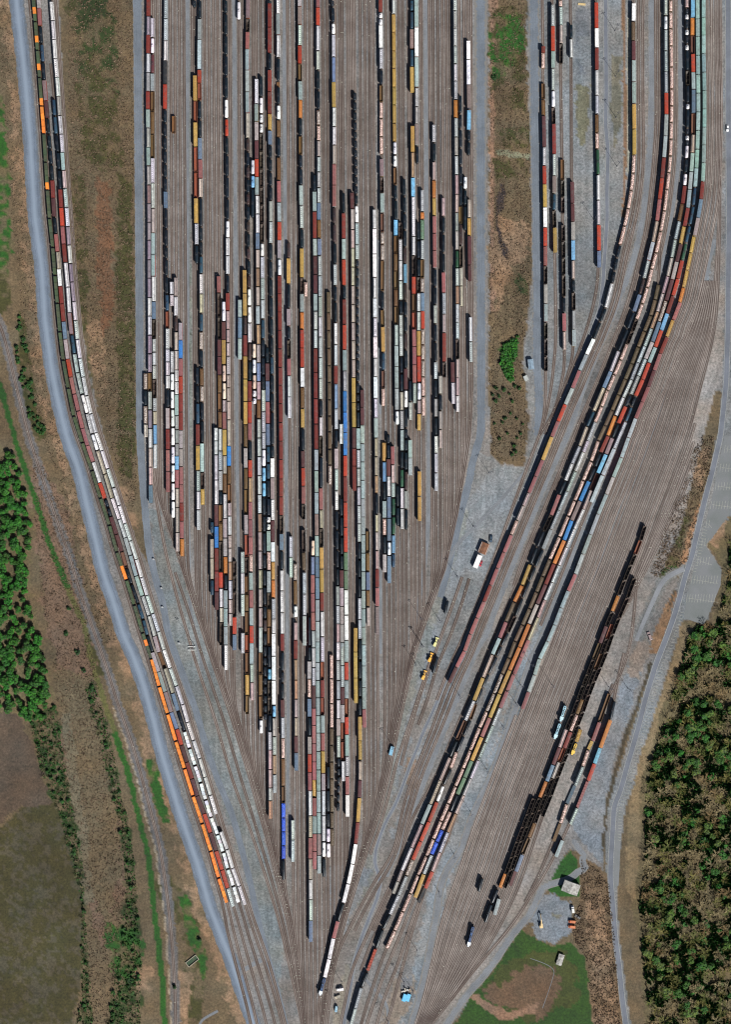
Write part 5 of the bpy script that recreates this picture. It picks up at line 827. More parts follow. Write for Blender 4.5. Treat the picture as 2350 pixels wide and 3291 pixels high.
def hop_body(L, H=4.35):
    mb = MB(); h = L/2; x = 1.55
    prof = lambda y, zb: [(-.5,y,zb),(.5,y,zb),(x,y,2.2),(x,y,H-.5),(1.2,y,H),(-1.2,y,H),(-x,y,H-.5),(-x,y,2.2)]
    mb.loft([[(a,-h+(1.6 if z<2 else 0),z) for a, y, z in prof(0, 1.0)], [(a,h-(1.6 if z<2 else 0),z) for a, y, z in prof(0, 1.0)]], 'paint')
    n = max(4, int(L/1.6))
    for i in range(n):
        y = -h+.3+i*(L-.6)/(n-1)
        for s in (-1, 1): mb.box(x if s>0 else -x-.06, x+.06 if s>0 else -x, y-.06, y+.06, 2.1, H-.5, 'paint')
    mb.box(-1.5,1.5,-h,-h+1.2,1.1,1.2,'dark'); mb.box(-1.5,1.5,h-1.2,h,1.1,1.2,'dark')
    return mb.mesh('body')
def hop_roof(L, rnd, H=4.35):
    mb = MB(); h = L/2-.15; z = H
    mb.loft([[(-1.35,y,z-.12),(1.35,y,z-.12),(1.2,y,z+.06),(0,y,z+.14),(-1.2,y,z+.06)] for y in (-h, h)], 'roof')
    if not rnd:
        mb.box(-.68,-.4,-h+.3,h-.3,z+.1,z+.16,'grate'); mb.box(.4,.68,-h+.3,h-.3,z+.1,z+.16,'grate')
    for s in (-1, 1): mb.box(s*1.18-.14,s*1.18+.14,-h,h,z+.1,z+.24,'grate')
    return mb.mesh('roof')
def hop_hatch(L, rnd, H=4.35):
    mb = MB(); h = L/2-.5; z = H
    if rnd:
        n = max(5, int(L/1.7))
        for i in range(n):
            y = -h+.3+i*(2*h-.6)/(n-1)
            for x in ((-.55, .55) if rnd == 2 else (0,)): mb.cyl((x,y,z+.1),(x,y,z+.34),.34,.32,'grate',8)
        mb.box(-.75,-.7,-h,h,z+.12,z+.3,'roof'); mb.box(.7,.75,-h,h,z+.12,z+.3,'roof')
    else:
        n = max(3, int(L/4.5)); g = 2*h/n
        for i in range(n): mb.box(-.36,.36,-h+i*g+.07,-h+(i+1)*g-.07,z+.12,z+.36,'roof')
    return mb.mesh('hatch')
def tank_mesh(L, r=1.5):
    mb = MB(); h = L/2-.35; zc = 2.75; rings = []
    for y, k in ((-h, .35), (-h+.12, .68), (-h+.4, .92), (-h+.8, 1), (h-.8, 1), (h-.4, .92), (h-.12, .68), (h, .35)):
        rings.append([(r*k*math.cos(t), y, zc+r*k*math.sin(t)) for t in [2*math.pi*i/16 for i in range(16)]])
    mb.loft(rings, 'tank'); me = mb.mesh('tank'); me.polygons.foreach_set('use_smooth', [len(p.vertices) == 4 for p in me.polygons]); return me
def tank_dome():
    mb = MB(); mb.cyl((0,0,4.1),(0,0,4.75),.5,.45,'tank',12); mb.box(-.3,.3,-.3,.3,4.75,4.85,'dark')
    for y in (-1.3, 1.3): mb.box(-.75,.75,y-.08,y+.08,4.22,4.3,'grate')
    for x in (-.75, .75): mb.box(x-.06,x+.06,-1.3,1.3,4.2,4.28,'grate'); mb.box(x-.03,x+.03,-1.3,1.3,4.9,4.96,'grate',True); mb.box(x-.03,x+.03,-1.3,-1.24,4.28,4.9,'grate'); mb.box(x-.03,x+.03,1.24,1.3,4.28,4.9,'grate')
    return mb.mesh('dome')
def gon_body(L, H, W_=3.05):
    mb = MB(); h = L/2; x = W_/2; t = .14
    mb.box(-x,x,-h,h,1.0,1.25,'paint',True); mb.box(-x,-x+t,-h,h,1.25,H,'paint'); mb.box(x-t,x,-h,h,1.25,H,'paint'); mb.box(-x+t,x-t,-h,-h+t,1.25,H,'paint'); mb.box(-x+t,x-t,h-t,h,1.25,H,'paint')
    n = max(4, int(L/1.5))
    for i in range(n):
        y = -h+.1+i*(L-.2)/(n-1)
        for s in (-1, 1): mb.box(x if s>0 else -x-.09, x+.09 if s>0 else -x, y-.08, y+.08, 1.0, H-.05, 'paint')
    for s in (-1, 1): mb.box(s*x-.1-.05*s, s*x+.1-.05*s, -h-.03, h+.03, H, H+.08, 'paint')
    if H > 3.1:
        for y in (-h/3, h/3): mb.box(-x+t,x-t,y-.08,y+.08,H-.5,H-.15,'paint',True)
        for s in (-1, 1): mb.face([(-x+t,s*(h-t),H-.6),(x-t,s*(h-t),H-.6),(x-t,s*(h-2.6),1.3),(-x+t,s*(h-2.6),1.3)][::-s], 'paint')
    return mb.mesh('body')
def load_mesh(L, H, rough, mat):
    mb = MB(); h = L/2-.2; x = 1.34; nx_, ny_ = 7, max(8, int(L/.7)); b0 = 0
    for j in range(ny_+1):
        for i in range(nx_+1):
            u = i/nx_*2-1; v_ = j/ny_*2-1; e = (1-abs(u)**3)*(1-abs(v_)**8)
            mb.v.append((u*x, v_*h, H-.35+e*(.25+rough*.5)+random.uniform(-1, 1)*rough*.35*min(1, e*3)))
    for j in range(ny_):
        for i in range(nx_):
            a = j*(nx_+1)+i; mb.f.append((a, a+1, a+nx_+2, a+nx_+1)); mb.m.append(mb.mi(mat))
    return mb.mesh('load')
def deck_mesh(L):
    mb = MB(); h = L/2; mb.box(-1.45,1.45,-h,h,1.1,1.3,'paint',True)
    for i in range(int(L/1.5)): mb.box(-1.4,1.4,-h+.5+i*1.5,-h+.6+i*1.5,1.3,1.34,'rust')
    return mb.mesh('deck')
def container_mesh(L, Hc=2.5):
    mb = MB(); h = L/2; mb.box(-1.3,1.3,-h,h,0,Hc-.12,'paint',True); mb.box(-1.36,1.36,-h-.04,h+.04,Hc-.12,Hc,'paint')
    for i in range(3): mb.box(-1.36,1.36,-h+(i+.5)*L/3-.06,-h+(i+.5)*L/3+.06,Hc,Hc+.07,'paint')
    return mb.mesh('waste_container')
def loco(root, L, col, cabc):
    h = L/2; mb = MB(); mb.box(-1.5,1.5,-h,h,1.15,1.5,'paint',True); link('frame', mb.mesh('frame'), root, (.05,.05,.06))
    mb = MB(); mb.box(-.95,.95,-h+5.2,h-.6,1.5,4.0,'paint'); mb.box(-1.25,1.25,h-4.2,h-1.2,3.3,4.2,'paint')
    for i in range(3): mb.cyl((0,h-2-i*1.6,4.2 if i < 2 else 4.0),(0,h-2-i*1.6,4.35),.6,.6,'dark',12)
    mb.box(-.3,.3,-1,1.5,4.0,4.3,'dark'); link('hood', mb.mesh('hood'), root, col)
    mb = MB(); mb.box(-1.5,1.5,-h+2.4,-h+5.0,1.5,4.35,'paint'); mb.box(-1.55,1.55,-h+2.3,-h+5.1,4.35,4.5,'paint'); cb = link('cab', mb.mesh('cab'), root, cabc)
    mb = MB(); mb.box(-1.2,1.2,-h+2.36,-h+2.4,3.2,4.0,'glass'); mb.box(1.5,1.53,-h+3,-h+4.4,3.2,4.0,'glass'); mb.box(-1.53,-1.5,-h+3,-h+4.4,3.2,4.0,'glass'); link('window', mb.mesh('window'), cb)
    mb = MB(); mb.box(-.8,.8,-h+.5,-h+2.3,1.5,3.0,'paint'); link('nose', mb.mesh('nose'), root, cabc)
    mb = MB(); mb.box(-1.2,1.2,-2,2,.4,1.15,'dark',True); link('fuel_tank', mb.mesh('fuel_tank'), root)
    mb = MB()
    for s in (-1, 1):
        mb.cyl((s*1.45,-h+5.2,2.4),(s*1.45,h-.5,2.4),.04,.04,'grate',5)
        for i in range(7): mb.cyl((s*1.45,-h+5.2+i*(L-5.9)/6,1.5),(s*1.45,-h+5.2+i*(L-5.9)/6,2.4),.03,.03,'grate',4)
    link('handrail', mb.mesh('handrail'), root)
ORD = ['first','second','third','fourth','fifth','sixth','seventh','eighth','ninth','tenth','eleventh','twelfth','thirteenth','fourteenth','fifteenth','sixteenth','seventeenth','eighteenth','nineteenth']
TENS = ['twenty','thirty','forty','fifty','sixty','seventy','eighty','ninety']; TENO = ['twentieth','thirtieth','fortieth','fiftieth','sixtieth','seventieth','eightieth','ninetieth']
def ordw(n):
    if n < 20: return ORD[n-1]
    return TENO[n//10-2] if n % 10 == 0 else TENS[n//10-2]+'-'+ORD[n % 10-1]
def tint(c, a=.07):
    k = random.uniform(.74, 1.1) if a < .09 else 1+random.uniform(-a, a)*1.6; return tuple(min(.9, max(.005, x*k*(1+random.uniform(-a, a)))) for x in c)
ZR = 0.33
order = sorted(STR, key=lambda n: np.mean([p[1] for p in PATH[n]])); rank = {n: i+1 for i, n in enumerate(order)}
GRP = 'rail cars standing in strings across the yard'; NCAR = {}
for nm in order:
    seq = STR[nm][1]; cars = []; y0 = None; op = None
    for k in seq:
        if isinstance(k, float):
            if op and k-y0 > 9: cars.append((y0, k, op)); op = None; y0 = k
            elif op: op = None; y0 = min(y0, k)
            else: y0 = k
        else: op = k
    ys_, xs_ = curve(PATH[nm], 5, 5)
    fx = lambda y: float(np.interp(y, ys_, xs_))
    for ci, (a, c_, code) in enumerate(cars):
        nxt = ci+1 < len(cars) and abs(cars[ci+1][0]-c_) < 3
        P0 = Vector(ground_w(fx(a), a)); P1 = Vector(ground_w(fx(c_), c_)); dv = P1-P0; Ltot = dv.length; L = max(5.0, Ltot-(1.05 if nxt else .15))
        cen = P0+dv.normalized()*(L/2); ang = math.atan2(dv.y, dv.x)+math.pi/2; L = round(L*2)/2
        kd, cc = code[0], code[1:]; px = c_-a
        col, cw = OVR.get(code[:2]) or COLS[code[1]] if kd != 'K' else ((.12,.06,.04), 'rusty')
        col = tint(col); long_ = px > 68
        if kd == 'G' and code[1] in 'yo' and long_: kd = 'Y'
        rk = rank[nm]; sd = f'{ordw(rk)} string from west' if rk <= len(order)//2 else f'{ordw(len(order)+1-rk)} string from east'; where = f'{ordw(ci+1)} from north in {sd}'
        root = bpy.data.objects.new('car', None); root.empty_display_size = 2; COL.objects.link(root)
        root.location = (cen.x, cen.y, ZR); root.rotation_euler = (0, 0, ang+random.uniform(-.002, .002))
        if kd != 'L': link('underframe', under_mesh(L), root)
        if kd in 'BAY':
            rib = kd == 'Y' or (kd == 'B' and code[1] in 'pgrmn' and (hash_ := (ci*7+rank[nm]*13) % 10) < 6) or kd == 'B' and code[1] == 't' and (ci+rank[nm]) % 3 == 0
            H = 5.3 if kd == 'A' else (4.7 if kd == 'Y' else 4.35)
            bc = tint(random.choice(BODYC)) if code[1] in 'tgwpn' else tuple(x*.8 for x in col)
            link('body', cached(('bb', L, H), lambda: box_body(L, H)), root, bc)
            ro = link('roof', cached(('br', L, H, rib), lambda: box_roof(L, H, rib)), root, col)
            if kd == 'A': root.name = 'autorack_car'; kn = 'autorack car'
            elif rib: root.name = 'ribbed_boxcar'; kn = 'ribbed boxcar'
            else: root.name = 'boxcar'; kn = 'boxcar'
            cat = 'boxcar' if kd != 'A' else 'autorack'
        elif kd == 'H':
            rnd = 1 if code[1] in 't' or (code[1] in 'gwy' and (ci*5+rank[nm]*3) % 4 == 0) else 0
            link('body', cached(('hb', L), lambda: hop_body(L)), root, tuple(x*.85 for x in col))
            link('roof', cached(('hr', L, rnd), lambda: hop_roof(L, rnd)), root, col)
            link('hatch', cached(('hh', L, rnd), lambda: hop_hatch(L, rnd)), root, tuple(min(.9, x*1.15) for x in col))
            root.name = 'round_hatch_hopper' if rnd else 'covered_hopper'; kn = 'covered hopper'; cat = 'hopper car'
        elif kd == 'T':
            link('tank', cached(('tk', L), lambda: tank_mesh(L)), root, col); link('dome', cached(('td',), tank_dome), root, tuple(min(.9, x*1.1+.06) for x in col))
            light = code[1] in 'wpcR'; kn = 'tank car'; cat = 'tank car'
            root.name = 'pressure_tank_car' if light else ('short_dark_car' if px < 42 else 'tank_car')  # short dark cars include coal hoppers, drawn and labelled as tank cars
        elif kd == 'G':
            scrap = code[1] in 'pg'; coal = code[1] in 'kn'; H = 2.9 if scrap else (3.7 if coal else 2.8)
            lc = (.2, .13, .09) if scrap else col
            link('body', cached(('gb', L, H), lambda: gon_body(L, H)), root, tint(lc))
            root.name = 'scrap_gondola' if scrap else ('open_hopper' if coal else 'gondola_car'); kn = 'open hopper' if coal else 'gondola'; cat = 'gondola'
            if scrap or code[1] in 'nyBGo' or (code[1] == 'b' and ci % 2):
                lm = cached(('ld', L, H, scrap, (ci+rank[nm]) % 3), lambda: load_mesh(L, H, 1.0 if scrap else (.6 if code[1] in 'BG' else .25), 'scrap' if scrap else ('paint')))
                if code[1] in 'BG': link('tarpaulin', lm, root, col)
                else:
                    nm2 = 'scrap_heap' if scrap else 'ballast_load'
                    o = link(nm2, lm, None, {'p':(.95,.72,.66),'g':(.6,.56,.52)}.get(code[1], tuple(x*.9 for x in col)), (cen.x, cen.y, ZR)); o.rotation_euler = root.rotation_euler
                    tag(o, f"{'mixed scrap' if scrap else cw+' load'} in car {where}", 'load', 'loads lying in open rail cars')
        elif kd == 'F':
            link('deck', cached(('dk', L), lambda: deck_mesh(L)), root, col); root.name = 'flat_car'; kn = 'flat car'; cat = 'flat car'
            if code[1] in 'pR':
                n = max(3, int(L/2.4)); mb = MB(); q = (L-1)/n
                for i in range(n): mb.box(-1.25,1.25,-L/2+.5+i*q+.12,-L/2+.5+(i+1)*q-.12,1.34,2.5,'paint')
                link('stake_rack', mb.mesh('stake_rack'), root, col)
        elif kd == 'L':
            root.name = 'locomotive'; kn = 'locomotive'; cat = 'locomotive'; link('bogies', under_mesh(L), root).name = 'bogie'
            loco(root, L, {'d':(.03,.08,.2),'c':(.35,.6,.72),'y':(.75,.5,.08)}[code[1]], {'d':(.7,.75,.8),'c':(.5,.72,.8),'y':(.75,.5,.08)}[code[1]])
            cw = {'d':'dark blue','c':'light blue','y':'yellow'}[code[1]]
        elif kd == 'K':
            link('deck', cached(('dk', L), lambda: deck_mesh(L)), root, col); root.name = 'container_flat'; kn = 'container flat car'; cat = 'flat car'; n = len(cc); q = (L-.6)/n
            for i, ch in enumerate(cc):
                lc = round(q*4)/4-.25; c2, w2 = {'G': ((.055,.08,.042), 'dull green'), 'O': ((.80,.24,.035), 'orange'), 'W': ((.72,.76,.8), 'white')}[ch]
                yc = L/2-.3-(i+.5)*q if False else -L/2+.3+(i+.5)*q
                yc = -yc if True else yc
                o = link('waste_container' if ch != 'W' else 'white_container', cached(('ct', lc, ch), lambda: container_mesh(lc, 2.5 if ch != 'W' else 2.2)), None, tint(c2, .1))
                T = Matrix.Rotation(root.rotation_euler[2], 4, 'Z') @ Vector((0, yc, 1.35)); o.location = (cen.x+T.x, cen.y+T.y, ZR+1.35-0); o.rotation_euler = (0, 0, root.rotation_euler[2]+random.uniform(-.02, .02))
                if ch == 'W': o.location.x += random.uniform(-.3, .3)
                tag(o, f'{w2} container, {ORD[i]} on flat {ordw(ci+1)} from north, {sd}', 'container', 'short containers on flat cars')
        lab = f'{cw} {kn}, {where}'
        if len(lab.replace('-', ' ').split()) > 16: lab = f'{cw} {kn}, {where}'.replace(' string', '')
        tag(root, lab, cat, GRP); NCAR[root.name.split('.')[0]] = NCAR.get(root.name.split('.')[0], 0)+1
print('CARS', NCAR)
# ------------------------------------------------------------------ light poles
def pole_mesh(Hh):
    mb = MB(); mb.cyl((0,0,0),(0,0,Hh),.2,.1,'grate',8); mb.box(-.45,.45,-.45,.45,0,.35,'grate'); mp_ = mb.mesh('pole')
    mb = MB(); mb.cyl((-1.5,0,Hh-.2),(1.5,0,Hh-.2),.07,.07,'grate',6); mb.cyl((0,-.9,Hh-.5),(0,.9,Hh-.5),.06,.06,'grate',6); ma = mb.mesh('crossarm')
    mb = MB(); mb.box(-.3,.3,-.35,.35,-.12,.12,'grate',True); mb.box(-.24,.24,-.28,.28,-.15,-.12,'glass',True); return mp_, ma, mb.mesh('lamp_head')
PM = {h: pole_mesh(h) for h in (17.0, 26.0)}
Zp = lambda ox, oy, L: [(ox+x/3.248, oy+y/3.248) for x, y in L]
POLES = Zp(1850,0,[(415,320),(420,795),(425,1225),(435,1735)])+[(1911,708)]+Zp(1440,1400,[(430,385),(265,945),(95,1465)])+Zp(1240,2050,[(380,70),(310,265),(400,345),(770,600),(1220,915),(1055,1370),(885,1810),(1360,680),(1410,490),(1520,270),(710,2250),(75,1130)])+Zp(1560,2050,[(695,485),(1290,510),(1490,525)])+Zp(1240,2591,[(555,890),(330,1505),(190,1830),(285,1925)])+Zp(940,1400,[(1340,1900),(1540,1930),(1350,2180)])+Zp(860,2591,[(775,1830),(735,2095),(1255,2240)])+Zp(440,1400,[(600,2190)])
for i, (x, y) in enumerate(POLES):
    big = i == len(POLES)-1; mp_, ma, ml = PM[26.0 if big else 17.0]; Hh = 26.0 if big else 17.0
    r_ = link('light_pole', None, loc=(*W(x, y), 0)); r_.rotation_euler = (0, 0, random.uniform(-.6, .6)); link('pole', mp_, r_); link('crossarm', ma, r_)
    for dx in (-1.3, 1.3): link('lamp_head', ml, r_, loc=(dx, 0, Hh-.35))
    for dy in (-.8, .8): link('lamp_head', ml, r_, loc=(0, dy, Hh-.65))
    tag(r_, f'tall grey floodlight pole casting a long thin shadow, {ordw(sorted(POLES, key=lambda q: q[1]).index((x, y))+1)} from the north', 'light pole', 'floodlight poles in the yard')
# ------------------------------------------------------------------ buildings, vehicles, equipment
def at(x, y, rot, z=0.0): 
    e = link('thing', None, loc=(*W(x, y), z)); e.rotation_euler = (0, 0, R(rot)); return e
mroof = flat_mat('ribbed_roof_sheet', (.42,.42,.40), col2=(.2,.19,.18), scale=.5, var=.3); mconc = flat_mat('concrete_wall', (.4,.39,.36))
def gable(e, w_, l_, h_, mat_roof, wallc, rh=1.2, ribs=True):
    mb = MB(); mb.box(-w_/2,w_/2,-l_/2,l_/2,0,h_,'paint'); 
    for s in (-1, 1): mb.face([(-w_/2,s*l_/2,h_),(w_/2,s*l_/2,h_),(0,s*l_/2,h_+rh)][::-s], 'paint')
    link('wall', mb.mesh('wall'), e, wallc)
    mb = MB()
    for s in (-1, 1):
        mb.face([(0,-l_/2-.3,h_+rh+.05),(s*(w_/2+.3),-l_/2-.3,h_-.1),(s*(w_/2+.3),l_/2+.3,h_-.1),(0,l_/2+.3,h_+rh+.05)][::s], mat_roof)
        if ribs:
            n = int(l_/1.1)
            for i in range(n+1):
                y = -l_/2-.2+i*(l_+.4)/n; mb.face([(0,y-.12,h_+rh+.17),(s*(w_/2+.28),y-.12,h_+.02),(s*(w_/2+.28),y+.12,h_+.02),(0,y+.12,h_+rh+.17)][::s], mat_roof)
    link('roof', mb.mesh('roof'), e)
    mb = MB(); mb.box(-w_/2-.04,-w_/2,-.9,.9,0,2.4,'dark'); dd_ = link('door', mb.mesh('door'), e)
    mb = MB(); mb.box(-w_/2-.09,-w_/2-.04,.5,.62,1.0,1.15,'grate'); link('handle', mb.mesh('handle'), dd_)
    mb = MB(); mb.box(w_/2,w_/2+.04,-l_/4,-l_/4+1.2,1.1,2.1,'glass'); link('window', mb.mesh('window'), e)
e = at(*Rt([(340,478)])[0], -20); e.name = 'barn'; gable(e, 14.5, 9.5, 4.2, mroof, (.35,.34,.32)); tag(e, 'small barn with ribbed grey roof on the green lawn in the southeast', 'barn')
e = at(*Zp(1440,700,[(865,1532)])[0], 6); e.name = 'shed'; gable(e, 4.6, 8.6, 3.0, flat_mat('blue_roof', (.2,.28,.36)), (.6,.6,.58), .6, False); tag(e, 'small shed with blue grey roof beside the repair tracks', 'shed')
e = at(*Zp(1440,700,[(815,1677)])[0], 25); e.name = 'hut'; gable(e, 3.2, 4.2, 2.4, flat_mat('pale_roof', (.42,.45,.44)), (.5,.5,.48), .4, False); tag(e, 'tiny pale hut south of the shed by the brush strip', 'hut')
e = at(*Zp(1440,1400,[(373,1175)])[0], -22); e.name = 'yard_office'; gable(e, 7.2, 9.6, 3.2, flat_mat('brown_roof', (.19,.085,.045)), (.55,.52,.5), .5, False); tag(e, 'yard building with flat rust brown roof beside the white trailer', 'building')
e = at(*Zp(1440,1400,[(308,1313)])[0], -22); e.name = 'trailer'; 
mb = MB(); mb.box(-2.1,2.1,-6,6,1.0,3.9,'paint',True); link('body', mb.mesh('body'), e, (.85,.85,.85)); mb = MB(); mb.box(-2.15,2.15,-6.05,6.05,3.9,4.0,'paint'); link('roof', mb.mesh('roof'), e, (.88,.88,.88))
mb = MB()
for y in (-4.5,-3.3,4.2):
    for x in (-1.6,1.6): mb.cyl((x-.2,y,.5),(x+.2,y,.5),.5,.5,'dark',12)
link('wheel', mb.mesh('wheel'), e); tag(e, 'long white trailer parked beside the brown roofed building', 'trailer')
def carx(x, y, rot, col, lab, L=4.6, wd=1.85, name='car', cat='car', scale=1.0):
    e = at(x, y, rot); e.name = name; h = L/2; x_ = wd/2; e.scale = (scale,)*3
    mb = MB(); mb.loft([[(-x_*.9,yy,.35),(x_*.9,yy,.35),(x_,yy,.7),(x_*.93,yy,zt),(-x_*.93,yy,zt),(-x_,yy,.7)] for yy, zt in ((-h,.75),(-h+.5,.92),(h-1.4,.98),(h-.2,.8),(h,.6))], 'paint'); link('body', mb.mesh('body'), e, col)
    mb = MB(); mb.loft([[(-x_*.9,y0,.95),(x_*.9,y0,.95),(x_*.72,y1,1.5),(-x_*.72,y1,1.5)] for y0, y1 in ((-h+.5,-h+.95),(h-1.5,h-2.2))], 'glass'); cb = link('cabin', mb.mesh('cabin'), e)
    mb = MB(); mb.box(-x_*.7,x_*.7,-h+1.0,h-2.25,1.5,1.56,'paint'); link('roof', mb.mesh('roof'), cb, col)
    for sx2 in (-1, 1):
        for yy in (-h+.85, h-.95):
            mb = MB(); mb.cyl((sx2*x_-.12,yy,.34),(sx2*x_+.06,yy,.34),.34,.34,'dark',12); link('wheel', mb.mesh('wheel'), e)
        mb = MB(); mb.box(sx2*x_*.6-.15,sx2*x_*.6+.15,h-.06,h+.02,.55,.7,'glass'); link('headlight', mb.mesh('headlight'), e)
    return tag(e, lab, cat)
def truck(x, y, rot, cab, bed, lab, L=7.5, bedh=2.2):
    e = at(x, y, rot); e.name = 'truck'; h = L/2
    mb = MB(); mb.box(-1.1,1.1,-h,h-2.2,.9,.9+bedh,'paint',True); link('cargo_body', mb.mesh('cargo_body'), e, bed)
    mb = MB(); mb.box(-1.05,1.05,h-2,h-.9,.6,2.5,'paint',True); mb.box(-1.0,1.0,h-.9,h,.6,1.5,'paint',True); c3 = link('cab', mb.mesh('cab'), e, cab)
    mb = MB(); mb.box(-.9,.9,h-.92,h-.85,1.6,2.3,'glass'); link('windscreen', mb.mesh('windscreen'), c3)
    for yy in (-h+1.2, -h+2.3, h-.9):
        for s in (-1, 1): mb = MB(); mb.cyl((s*1.0-.2,yy,.5),(s*1.0+.15,yy,.5),.5,.5,'dark',12); link('wheel', mb.mesh('wheel'), e)
    return tag(e, lab, 'truck')
q = Zp(1440,1400,[(450,1075)])[0]; carx(*q, 175, (.02,.05,.09), 'dark blue car parked north of the brown roofed building', 5.2, 2.1, scale=1.25)
q = Zp(1440,1400,[(345,1335)])[0]; carx(*q, 160, (.35,.02,.04), 'dark red car parked against the white trailer', 4.8, 1.9, scale=1.1)
q = Zp(1850,0,[(1590,1340)])[0]; carx(*q, 178, (.8,.82,.85), 'white car driving along the paved road at the east edge', 5.0, 1.9, scale=1.2)
q = Zp(860,2591,[(757,1906)])[0]; truck(*q, 100, (.8,.8,.8), (.85,.82,.85), 'white van bodied truck near the yard throat', 6.5)
q = Zp(860,2591,[(733,1985)])[0]; truck(*q, 110, (.5,.45,.35), (.3,.28,.24), 'brown flatbed truck south of the white truck', 5.5, .7)
q = Zp(860,2591,[(718,2112)])[0]; truck(*q, 170, (.25,.45,.6), (.3,.5,.62), 'pale blue truck standing alone in the throat', 5.5, 1.4)
q = Rt([(383,655)])[0]; carx(*q, 60, (.12,.12,.12), 'dark car parked at the edge of the southeast gravel pad', scale=1.2)
q = Rt([(354,609)])[0]; truck(*q, 8, (.8,.8,.8), (.7,.72,.7), 'white truck at the northeast corner of the gravel pad', 6)
q = Rt([(350,683)])[0]; truck(*q, 85, (.6,.15,.05), (.5,.16,.06), 'orange truck on the gravel pad, the northern of two', 6, 1.5)
q = Rt([(349,714)])[0]; truck(*q, 85, (.62,.17,.06), (.55,.18,.07), 'orange truck on the gravel pad, the southern of two', 6, 1.5)
q = G([(775,2090)])[0]; carx(*q, 20, (.32,.24,.24), 'weathered mauve grey vehicle beside the end of the loop road', 6, 2.2, 'van', 'van', 1.3)
# excavator
e = at(*Rt([(166,705)])[0], 5); e.name = 'excavator'
mb = MB(); mb.box(-1.5,-.9,-2,2,0,.8,'dark'); mb.box(.9,1.5,-2,2,0,.8,'dark'); link('crawler', mb.mesh('crawler'), e)
mb = MB(); mb.box(-1.4,1.4,-2.3,1.6,.9,2.3,'paint',True); mb.box(-1.4,-.3,.2,1.6,2.3,3.0,'glass'); link('house', mb.mesh('house'), e, (.75,.55,.28))
mb = MB(); mb.loft([[(-.3+.3,1.4,z)for z in (2.0,2.6)]+[(.6,1.4,2.6),(.6,1.4,2.0)],[(0,6,z) for z in (4.4,5.0)]+[(.6,6,5.0),(.6,6,4.4)],[(0,10,z) for z in (2.2,2.6)]+[(.6,10,2.6),(.6,10,2.2)]], 'paint'); bo = link('boom', mb.mesh('boom'), e, (.75,.55,.28))
mb = MB(); mb.box(-.4,1.0,9.8,11,1.0,2.4,'dark',True); link('bucket', mb.mesh('bucket'), bo); tag(e, 'tan excavator with its boom stretched north on the gravel pad', 'excavator')
# yellow machines west of the paved road
def machine(x, y, rot, col, lab):
    e = at(x, y, rot); e.name = 'wheel_loader'
    mb = MB(); mb.box(-1.3,1.3,-3.4,.4,1.0,2.5,'paint',True); mb.box(-.8,.8,.4,3.2,1.0,1.8,'paint',True); link('chassis', mb.mesh('chassis'), e, col)
    mb = MB(); mb.box(-.9,.9,-1.2,.6,2.5,3.7,'glass'); c3 = link('cab', mb.mesh('cab'), e); mb = MB(); mb.box(-1.0,1.0,-1.3,.7,3.7,3.82,'paint'); link('roof', mb.mesh('roof'), c3, col)
    mb = MB(); mb.box(-1.5,1.5,4.0,5.0,.3,1.5,'paint',True); mb.box(-.9,-.6,2.8,4.2,1.0,1.3,'paint',True); mb.box(.6,.9,2.8,4.2,1.0,1.3,'paint',True); link('bucket', mb.mesh('bucket'), e, col)
    for s in (-1, 1):
        for yy in (-2.2, 2.0): mb = MB(); mb.cyl((s*1.1,yy,.8),(s*1.6,yy,.8),.8,.8,'dark',14); link('wheel', mb.mesh('wheel'), e)
    tag(e, lab, 'loader')
machine(*Zp(1240,2050,[(520,50)])[0], -20, (.7,.68,.3), 'pale yellow loader, northernmost of three beside the gravel lane'); machine(*Zp(1240,2050,[(465,210)])[0], -20, (.8,.42,.06), 'amber loader between two others beside the gravel lane'); machine(*Zp(1240,2050,[(398,395)])[0], -20, (.8,.45,.08), 'amber loader, southernmost of three beside the gravel lane')
def blocky(name, x, y, rot, w_, l_, h_, col, lab, cat, n=1):
    e = at(x, y, rot); e.name = name; mb = MB(); mb.box(-w_/2,w_/2,-l_/2,l_/2,.1,h_,'paint',True)
    for i in range(int(l_/.9)): mb.box(-w_/2-.03,w_/2+.03,-l_/2+.3+i*.9,-l_/2+.36+i*.9,.2,h_+.05,'paint')
    link('body', mb.mesh('body'), e, col); mb = MB(); mb.box(-.5,.5,l_/2,l_/2+.05,.2,2.1,'dark'); link('door', mb.mesh('door'), e); return tag(e, lab, cat)
q = Zp(1240,2591,[(195,1990),(235,1990)]); blocky('blue_hut', *q[0], -18, 3.2, 6.6, 2.8, (.12,.5,.8), 'bright blue hut at the south gravel patch, the western of two', 'hut'); blocky('blue_hut', *q[1], -18, 3.2, 6.6, 2.8, (.13,.52,.82), 'bright blue hut at the south gravel patch, the eastern of two', 'hut')
q = Zp(1240,2050,[(60,1175)])[0]; blocky('storage_container', *q, -15, 3, 8, 2.6, (.2,.42,.58), 'pale blue storage container alone beside the yard throat', 'container')
for i, (dx, dy, a, cc3) in enumerate([(-12,-80,30,(.6,.55,.45)),(10,-75,70,(.5,.5,.48)),(35,-72,20,(.35,.28,.2)),(-35,-60,100,(.62,.6,.55)),(20,-55,140,(.2,.15,.12))]):
    q = Zp(1240,2591,[(220+dx,1990+dy)])[0]; blocky('equipment_crate', *q, a, 1.3, 3.2, 1.2, cc3, f'{["tan","grey","brown","pale","dark"][i]} crate of equipment lying north of the blue huts', 'crate')
e = at(*Rt([(279,908)])[0], -18); e.name = 'lean_to_shed'; gable(e, 4.6, 9.5, 2.0, mroof, (.4,.36,.34), .4); tag(e, 'narrow ribbed shed lying in the meadow south of the gravel pad', 'shed')
